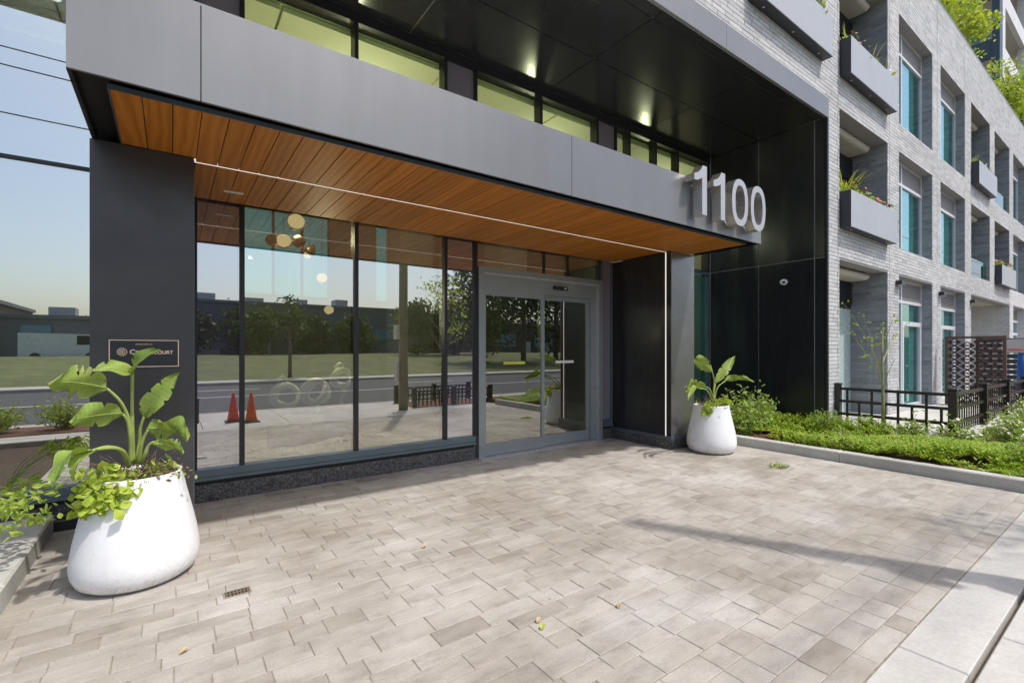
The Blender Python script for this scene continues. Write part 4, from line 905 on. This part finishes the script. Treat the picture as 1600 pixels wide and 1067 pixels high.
# utility pole and wires
up = thing('utility_pole', 'weathered wooden utility pole at the sidewalk beside the tree pit', 'pole', (4.72, -.02, 0))
MB().tube([(0,0,-.1), (0,0,2.7), (.01,0,5.4)], [.118, .108, .098], 18).build('shaft', 'pole_wood', up, smooth=True)
MB().box(-.22, -.14, -.1, .1, 1.75, 2.1).box(-.20, -.14, -.08, .08, .75, 1.2).build('meter_box', 'grey_plastic', up)
for i, (zz_, yy) in enumerate(((7.6, -2.6), (8.1, -2.9), (6.6, -2.5), (9.0, -2.7))):
    tag(MB().tube([(x, yy, zz_-.35*math.sin(math.pi*((x+60) % 40)/40)) for x in np.linspace(-60, 60, 61)], .014, 5).build('power_line', 'wire'), ['overhead wire, second lowest over the kerb', 'overhead wire above the kerb, second highest', 'lowest overhead wire over the kerb', 'highest overhead wire over the kerb'][i], 'wire', 'overhead wires along the street')
def cone(x, y, lab):
    c = thing('traffic_cone', lab, 'traffic cone', (x, y, -.004), 'traffic cones on the sidewalk'); c.scale = (.84, .84, .86)
    MB().bbox(-.18, .18, -.18, .18, 0, .035, .015).build('base', 'black_plastic', c); MB().lathe([(.135, .035), (.10, .26), (.062, .50), (.03, .70), (.022, .71)], 24, cap1=True).build('body', 'cone_orange', c, smooth=True)
cone(1.06, -.22, 'orange traffic cone on the sidewalk, the one further from the pole'); cone(1.36, .02, 'orange traffic cone added for the doubled reflection, the one nearer the pole')  # second cone is added; it stands for a doubled reflection of the first
# ------------------------------------------------------------------ privacy screen, slat fence, hoop
scn = thing('privacy_screen', 'brown laser cut metal privacy screen between two patios', 'screen', (15.5, 2.25, .16))
MB().box(-.03, .03, -.03, .03, 0, 1.66).box(-.03, .03, .97, 1.03, 0, 1.66).box(-.025, .025, .031, .969, 1.60, 1.655).box(-.025, .025, .031, .969, .03, .08).build('frame', 'rust_screen', scn)
pt = MB()
def bar(y0, z0, y1, z1, w_=.014):
    y0, z0, y1, z1 = [float(v) for v in (y0, z0, y1, z1)]
    d = Vector((0, y1-y0, z1-z0)); n = Vector((0, -d.z, d.y)).normalized()*w_
    a, b = Vector((0, y0, z0)), Vector((0, y1, z1)); ex = Vector((.008, 0, 0))
    v = [a-n-ex, a+n-ex, b+n-ex, b-n-ex, a-n+ex, a+n+ex, b+n+ex, b-n+ex]; pt.add(v, [(0,1,2,3), (7,6,5,4), (0,4,5,1), (1,5,6,2), (2,6,7,3), (3,7,4,0)])
for j in range(9):
    for i in range(4):
        y_, z_ = .04+i*.235+.1175, .10+j*.167+(.0835 if i % 2 else 0)
        if z_ > 1.52: continue
        hw, hh = .1175, .0835
        for (a, b, c, d) in ((-hw, 0, 0, hh), (0, hh, hw, 0), (hw, 0, 0, -hh), (0, -hh, -hw, 0), (-hw, .0, hw, .0), (-hw*.5, -hh*.5, -hw*.5, hh*.5), (hw*.5, -hh*.5, hw*.5, hh*.5)): bar(y_+a, z_+b, y_+c, z_+d)
pt.build('lattice', 'rust_screen', scn)
sf = thing('slat_fence', 'dark horizontal slat fence behind the toy hoop', 'fence', (19.5, 1.2, .1))
for k in range(11): MB().box(0, .03, 0, 2.2, .1+k*.15, .22+k*.15).build('slat', 'box_side', sf)
for yy in (0, 1.1, 2.2): MB().box(.031, .10, yy-.04, yy+.04, 0, 1.8).build('post', 'box_side', sf)
hp = thing('toy_hoop', 'small toy basketball hoop with blue pole and red rim', 'toy', (17.0, 2.18, .16))
MB().box(-.25, .25, -.2, .2, 0, .08).build('base', 'blue_plastic', hp); MB().tube([(0,0,.08), (0,0,1.0), (0,0,1.36)], [.09, .075, .06], 12).build('post', 'blue_plastic', hp, smooth=True)
n = 20; bp = [(.34*math.copysign(abs(math.cos(a))**.5, math.cos(a)), .17*math.copysign(abs(math.sin(a))**.5, math.sin(a))) for a in [6.2832*k/n for k in range(n)]]
mb = MB(); v = [(-.07, y_, 1.43+z_) for y_, z_ in bp]+[(-.03, y_, 1.43+z_) for y_, z_ in bp]; mb.add(v, [tuple(range(n)), tuple(range(2*n-1, n-1, -1))]+[(i, i+n, (i+1) % n+n, (i+1) % n) for i in range(n)]); mb.build('backboard', 'grey_plastic', hp)
MB().tube([(-.30+.17*math.cos(a), .19*math.sin(a), 1.34) for a in [6.2832*k/20 for k in range(21)]], .02, 6).build('rim', 'red_plastic', hp)
# ------------------------------------------------------------------ roof trees
for i, (x, y, z, h, rx) in enumerate(((20.6, 4.3, 10.1, 4.0, 1.0), (22.4, 4.4, 10.1, 3.5, .95), (30.6, 4.3, 10.1, 4.4, 1.0), (33.2, 4.2, 10.1, 4.0, 1.0))):
    tree('roof_shrub', ['yellow green terrace shrub overhanging the parapet', 'tallest terrace shrub above the parapet near the portal side', 'terrace shrub in front of the dark tower column', 'terrace shrub below the white tower guard'][i], (x, y, z), h, 0, h*.72, rx, h*.30, 1700, .15, 'leaf_roof', 'terrace shrubs behind the parapet', 7, 30)
# ------------------------------------------------------------------ lobby interior
lob = tag(MB().box(-9, 9.0, YG+.13, 12.6, -.05, .06).build('lobby_floor', 'interior_floor'), kind='structure')
lc_ = tag(MB().box(-9, 9.0, YG+.125, 12.6, 5.30, 5.40).build('lobby_ceiling', 'interior_ceiling'), kind='structure')
for i in range(9):
    for j in range(3): MB().box(-8.99+i*2.0, -7.02+i*2.0, YG+.13+j*2.1, YG+2.20+j*2.1, 5.228-.05*(j > 0), 5.28).build('ceiling_panel', 'interior_ceiling', lc_)
wl = MB()
for a, b in ((-9, 1.3), (3.15, 4.3), (4.95, 9.0)): wl.box(a, b, 12, 12.2, .06, 5.22)
for a, b in ((1.3, 3.15), (4.3, 4.95)): wl.box(a, b, 12, 12.2, .06, 2.7).box(a, b, 12, 12.2, 4.75, 5.22)
wl.box(-9.2, -9, YG+.12, 12.2, .0, 5.3).box(9.0-.02, 9.0, YG+.13, 12.2, .06, 5.22)
lw = tag(wl.build('lobby_wall', 'interior_wall'), kind='structure')
for a, b in ((1.3, 3.15), (4.3, 4.95)):
    fr = MB().box(a, b, 12.05, 12.12, 4.68, 4.75).box(a, b, 12.05, 12.12, 2.7, 2.76)
    for x in np.linspace(a, b, max(2, round((b-a)/.62)+1)): fr.box(x-.025, x+.025, 12.04, 12.13, 2.76, 4.68)
    f = fr.build('rear_window', 'frame_dark', lw); MB().box(a, b, 12.08, 12.09, 2.76, 4.68).build('pane', 'glass_rear', f)
tag(MB().box(3.55, 4.25, 8.6, 9.3, .06, 5.22).build('lobby_column', 'interior_column'), 'square concrete column inside the lobby behind the glass', 'column', 'concrete lobby columns'); tag(MB().box(5.9, 6.6, 8.6, 9.3, .06, 5.22).build('lobby_column', 'interior_column'), 'square concrete column inside the lobby behind the door', 'column', 'concrete lobby columns')
dk = thing('reception_desk', 'dark reception desk inside the lobby left of the plaque column', 'desk', (-3.6, 8.6, .06)); MB().box(0, 2.6, 0, .7, 0, 1.02).build('body', 'shed_brown', dk); MB().box(-.04, 2.64, -.05, .75, 1.021, 1.07).build('counter', 'gap_black', dk)
tag(MB().box(.64, 2.8, 5.78, 6.55, .06, .25).build('pebble_tray', 'pebble'), 'pale tray holding the white pebbles inside the glass', 'tray')
pb = MB()
for _ in range(1500):
    x, y = (random.uniform(.66, 1.74) if random.random() < .55 else random.uniform(1.8, 2.75)), random.uniform(5.80, 6.5); r_ = random.uniform(.014, .030)
    c = Vector((x, y, .25+.16*max(0, 1-abs(y-6.15)/.45)*(.6+.4*math.sin(x*4))+r_*.3)); a = random.random()*3
    pb.add([c+Vector((r_*math.cos(a+k*1.571), r_*math.sin(a+k*1.571), 0)) for k in range(4)]+[c+Vector((0,0,r_*.8)), c-Vector((0,0,r_*.6))], [(0,1,4), (1,2,4), (2,3,4), (3,0,4), (1,0,5), (2,1,5), (3,2,5), (0,3,5)])
tag(pb.build('pebbles', 'pebble'), 'bed of white pebbles on the lobby floor inside the glass', 'pebbles', kind='stuff')
for i, (px_, py_, rr_) in enumerate(((447, 618, .14), (494, 612, .15), (535, 590, .11))):
    p = onY(px_, py_, 6.9); s_ = thing('ring_sculpture', ['white looped sculpture on a curled stem in the lobby', 'round white knot sculpture in the lobby', 'tall white sculpture with a small ring in the lobby'][i], 'sculpture', (p.x, 6.9, .06)); m_ = MB()
    hz = p.z-.06; m_.tube([(rr_*math.cos(a)*1.1, .05*math.sin(2*a), hz+rr_*math.sin(a)) for a in np.linspace(0, 6.2832, 25)], [.034+.026*math.sin(a*.5)**2 for a in np.linspace(0, 6.2832, 25)], 8)
    if i == 1: m_.tube([(rr_*.75*math.cos(a), rr_*.5*math.sin(a), hz+rr_*.9*math.sin(a+.6)) for a in np.linspace(0, 6.2832, 25)], .036, 8)
    m_.tube([(0, 0, hz-rr_), (.03, 0, hz-rr_-.10), (-.02, 0, hz-rr_-.2), (0, 0, hz-rr_-.30)], [.035, .02, .018, .05], 7)
    if i != 1: m_.tube([(-rr_*.6, 0, hz+rr_*.7), (-rr_*.8, 0, hz+rr_*1.4), (-rr_*.3, 0, hz+rr_*1.8), (.02, 0, hz+rr_*1.6)], [.03, .035, .03, .012], 7)
    m_.build('loop', 'sculpture', s_, smooth=True); MB().box(-.2, .2, -.2, .2, 0, max(.1, hz-rr_-.30)).build('plinth', 'interior_column', s_)
for i, (px_, py_, Y, rg, kind) in enumerate(((463, 346, 6.8, .105, 0), (443, 376, 6.8, .092, 0), (484, 393, 6.9, .075, 1), (503, 434, 7.3, .075, 0), (514, 484, 7.6, .07, 0))):
    p = onY(px_, py_, Y); t_ = thing('pendant_lamp', ['largest glowing globe pendant with bronze cap in the lobby', 'globe pendant joined to a bronze ball in the lobby', 'small tilted bronze pendant below the globes', 'globe pendant halfway down in the lobby', 'lowest globe pendant in the lobby', 'globe pendant deeper inside the lobby'][i], 'lamp', tuple(p), 'globe pendants in the lobby')
    if kind == 0:
        MB().lathe([(rg*math.sin(a), rg*math.cos(a)*.9) for a in np.linspace(math.pi, 0, 14)], 24, cap0=False).build('globe', 'lamp_glow', t_, smooth=True)
        o = MB().lathe([(rg*1.12*math.sin(a), rg*1.05*math.cos(a)) for a in np.linspace(1.45, 0, 8)], 24, cap0=False).build('cap', 'bronze', t_, smooth=True); o.rotation_euler = (R(-100), R(40), 0)
        if i == 1:
            o = MB().lathe([(.085*math.sin(a), .085*math.cos(a)) for a in np.linspace(math.pi, 0, 12)], 20, cap0=False).build('ball', 'bronze', t_, smooth=True); o.location = (.19, .02, .015)
            o = MB().lathe([(.08*math.sin(a), .08*math.cos(a)) for a in np.linspace(math.pi, 0, 12)], 20, cap0=False).build('ball', 'bronze', t_, smooth=True); o.location = (-.13, .03, -.01)
            MB().tube([(-.13, .03, -.01), (.19, .02, .015)], .01, 6).build('arm', 'bronze', t_)
    else:
        o = MB().lathe([(.02, .10), (.06, .04), (.075, -.05), (.07, -.06)], 20).build('shade', 'bronze', t_, smooth=True); o.rotation_euler = (0, R(35), 0)
        o = MB().lathe([(.05*math.sin(a), .05*math.cos(a)) for a in np.linspace(math.pi, 0, 10)], 16, cap0=False).build('bulb', 'lamp_glow', t_, smooth=True); o.location = (-.03, 0, -.05)
    MB().tube([(0, 0, rg*.8), (0, 0, 5.22-p.z)], .004, 5).build('cord', 'frame_dark', t_)
    if i in (0, 3, 4):
        ld = bpy.data.lights.new('pendant_light', 'POINT'); ld.energy = 40; ld.color = (1, .82, .6); ld.shadow_soft_size = rg*1.3; lo = bpy.data.objects.new('pendant_light', ld); link(lo, t_); lo.location = (0, 0, -rg*1.6)
for i in range(6):
    for j in range(3):
        x, y = -7.2+i*3.1, 6.9+j*2.0; t_ = thing('ceiling_downlight', 'round recessed downlight in the lobby ceiling', 'light', (x, y, 5.222-.05*(j > 0)), 'downlights in the lobby ceiling')
        MB().lathe([(.075, 0), (.085, -.012), (.06, -.012)], 20).build('trim', 'white_sticker', t_); MB().lathe([(.058, -.013), (.02, -.0135)], 16, cap0=True, cap1=True).build('lens', 'downlight_glow', t_)
        if j == 0:
            ld = bpy.data.lights.new('ceiling_fill', 'POINT'); ld.energy = 18; ld.specular_factor = .15; ld.color = (1, .95, .84); ld.shadow_soft_size = .05; lo = bpy.data.objects.new('ceiling_fill', ld); link(lo, t_); lo.location = (0, -.25, -.75)  # point lamp added under the fitting to brighten the lobby ceiling
# ------------------------------------------------------------------ across the road (seen in the glass)
def shed(x0, x1, y0, y1, h, mat, lab, wins=(), z0=.6):
    b = thing('industrial_building', lab, 'building', ((x0+x1)/2, y1, z0), 'industrial buildings across the road'); W = (x1-x0)/2
    MB().box(-W, W, y0-y1, 0, -.5, h-z0).build('wall', mat, b); MB().box(-W-.2, W+.2, y0-y1-.2, .2, h-z0+.001, h-z0+.3).build('roof', 'shed_dark', b)
    for (a, c, d, e) in wins:
        f = MB().box(a-(x0+x1)/2-.1, c-(x0+x1)/2+.1, .002, .12, d-z0-.1, e-z0+.1).build('window', 'frame', b); MB().box(a-(x0+x1)/2, c-(x0+x1)/2, .121, .13, d-z0, e-z0).build('pane', 'shed_blue', f)
    for k in range(int(W*2/5)): q_ = -W+2+k*5+random.uniform(-.6, .6); MB().box(q_, q_+random.uniform(1, 2.2), -6, -4, h-z0+.301, h-z0+random.uniform(.8, 1.6)).build('roof_unit', 'box_metal', b); MB().box(q_+.3, q_+2.1, .002, .08, 0, 2.2).build('loading_door', ['grey_plastic', 'box_metal', 'shed_brown'][k % 3], b)
    for k in range(1, int(W*2/3)): MB().box(-W+k*3-.04, -W+k*3+.04, .001, .03, .0, h-z0).build('panel_rib', 'shed_dark', b)
    return b
shed(0, 24, -62, -46, 6.3, 'shed_dark', 'long dark flat roofed building across the lawn', [(14.5, 18.5, 2.6, 4.2), (20.2, 22.5, 2.6, 4.0), (3, 8, 1.6, 2.4)])
shed(-11, -1.5, -56, -42, 4.0, 'shed_dark', 'low dark warehouse with a blue panel across the lawn', [(-9.6, -7.9, 1.9, 3.4)])
b = shed(-24, -11.3, -56, -41, 5.2, 'shed_brown', 'brown brick works with a flue across the lawn', [(-22, -20, 1.5, 3)])
MB().tube([(5.4, .4, 0), (5.4, .4, 6.4)], .22, 10).build('flue', 'box_metal', b)
shed(30, 75, -70, -52, 5.5, 'shed_brown', 'wide brown building behind the tall trees', [(34, 38, 2, 4), (42, 46, 2, 4), (50, 54, 2, 4)])
def van(x, y, mat, lab):
    v_ = thing('parked_van', lab, 'van', (x, y, .6), None)
    MB().prism([(-2.4, .35), (2.4, .35), (2.4, 1.1), (1.9, 1.25), (1.45, 2.05), (-2.4, 2.1)], -.9, .9).build('body', mat, v_)
    for wx in (-1.5, 1.5):
        for wy in (-.92, .78): m_ = MB().tube([(wx, wy, .33), (wx, wy+.14, .33)], .33, 14); m_.build('wheel', 'black_plastic', v_)
    MB().prism([(.75, 1.25), (1.82, 1.25), (1.42, 1.95), (.75, 1.95)], .901, .91).build('window', 'dark_void', v_)
van(-6.5, -38, 'white_paint', 'white van parked by the low warehouse')
ft = [(21.5, -36, 6.6, 2.6, 'leaf_tree'), (26.5, -37, 6.8, 2.8, 'leaf_tree'), (31, -40, 7.5, 3.0, 'leaf_tree'), (22.3, -25, 10.5, 3.0, 'leaf_tree'), (26.6, -24, 12.5, 3.3, 'leaf_dark'), (31.5, -25, 13, 3.6, 'leaf_dark'), (37, -27, 12, 4.0, 'leaf_tree'), (53, -28, 12, 4.5, 'leaf_dark'), (-4, -52, 6.2, 2.2, 'leaf_tree'), (12, -42.5, 4.8, 1.8, 'leaf_dark'), (-18, -30, 8, 2.6, 'leaf_dark'), (66, -32, 12, 5, 'leaf_tree'), (1.5, -43, 5.2, 2.2, 'leaf_dark'), (6.5, -44, 5.6, 2.4, 'leaf_tree'), (17, -43.5, 5.0, 2.0, 'leaf_tree')]
fl_ = ['round tree on the lawn by the long dark building corner', 'broad tree next to the round one on the lawn', 'tree behind the broad one, closer to the brown building', 'light green tall tree nearest the road on the lawn', 'dark tall tree with leaning trunk near the road', 'very tall dark tree on the lawn rise', 'wide green tree past the tall dark ones', 'spreading dark tree further along the road', 'tree peeking over the low warehouse', 'small dark tree against the long building wall', 'dark tree in front of the brown works', 'last wide tree along the road', 'dark tree at the end wall of the long building', 'green tree against the long building, left of its loading door', 'tree against the long building below its glazing']
for (x, y, h, rx, mt), l_ in zip(ft, fl_): tree('lawn_tree', l_, (x, y, .3), h, 0, h*.57, rx, h*.44, 3200, .42, mt, 'trees on the lawn across the road', 9, 40)
tree('boulevard_tree', 'young tree planted on the far boulevard', (5.2, -16.5, 0), 4.6, 0, 3.3, .9, 1.2, 900, .2, 'leaf_tree', None, 6, 18)
tree('boulevard_tree', 'slim young tree further along the far boulevard', (-9.5, -17, 0), 4.4, 0, 3.1, .9, 1.2, 800, .2, 'leaf_tree', None, 6, 18)
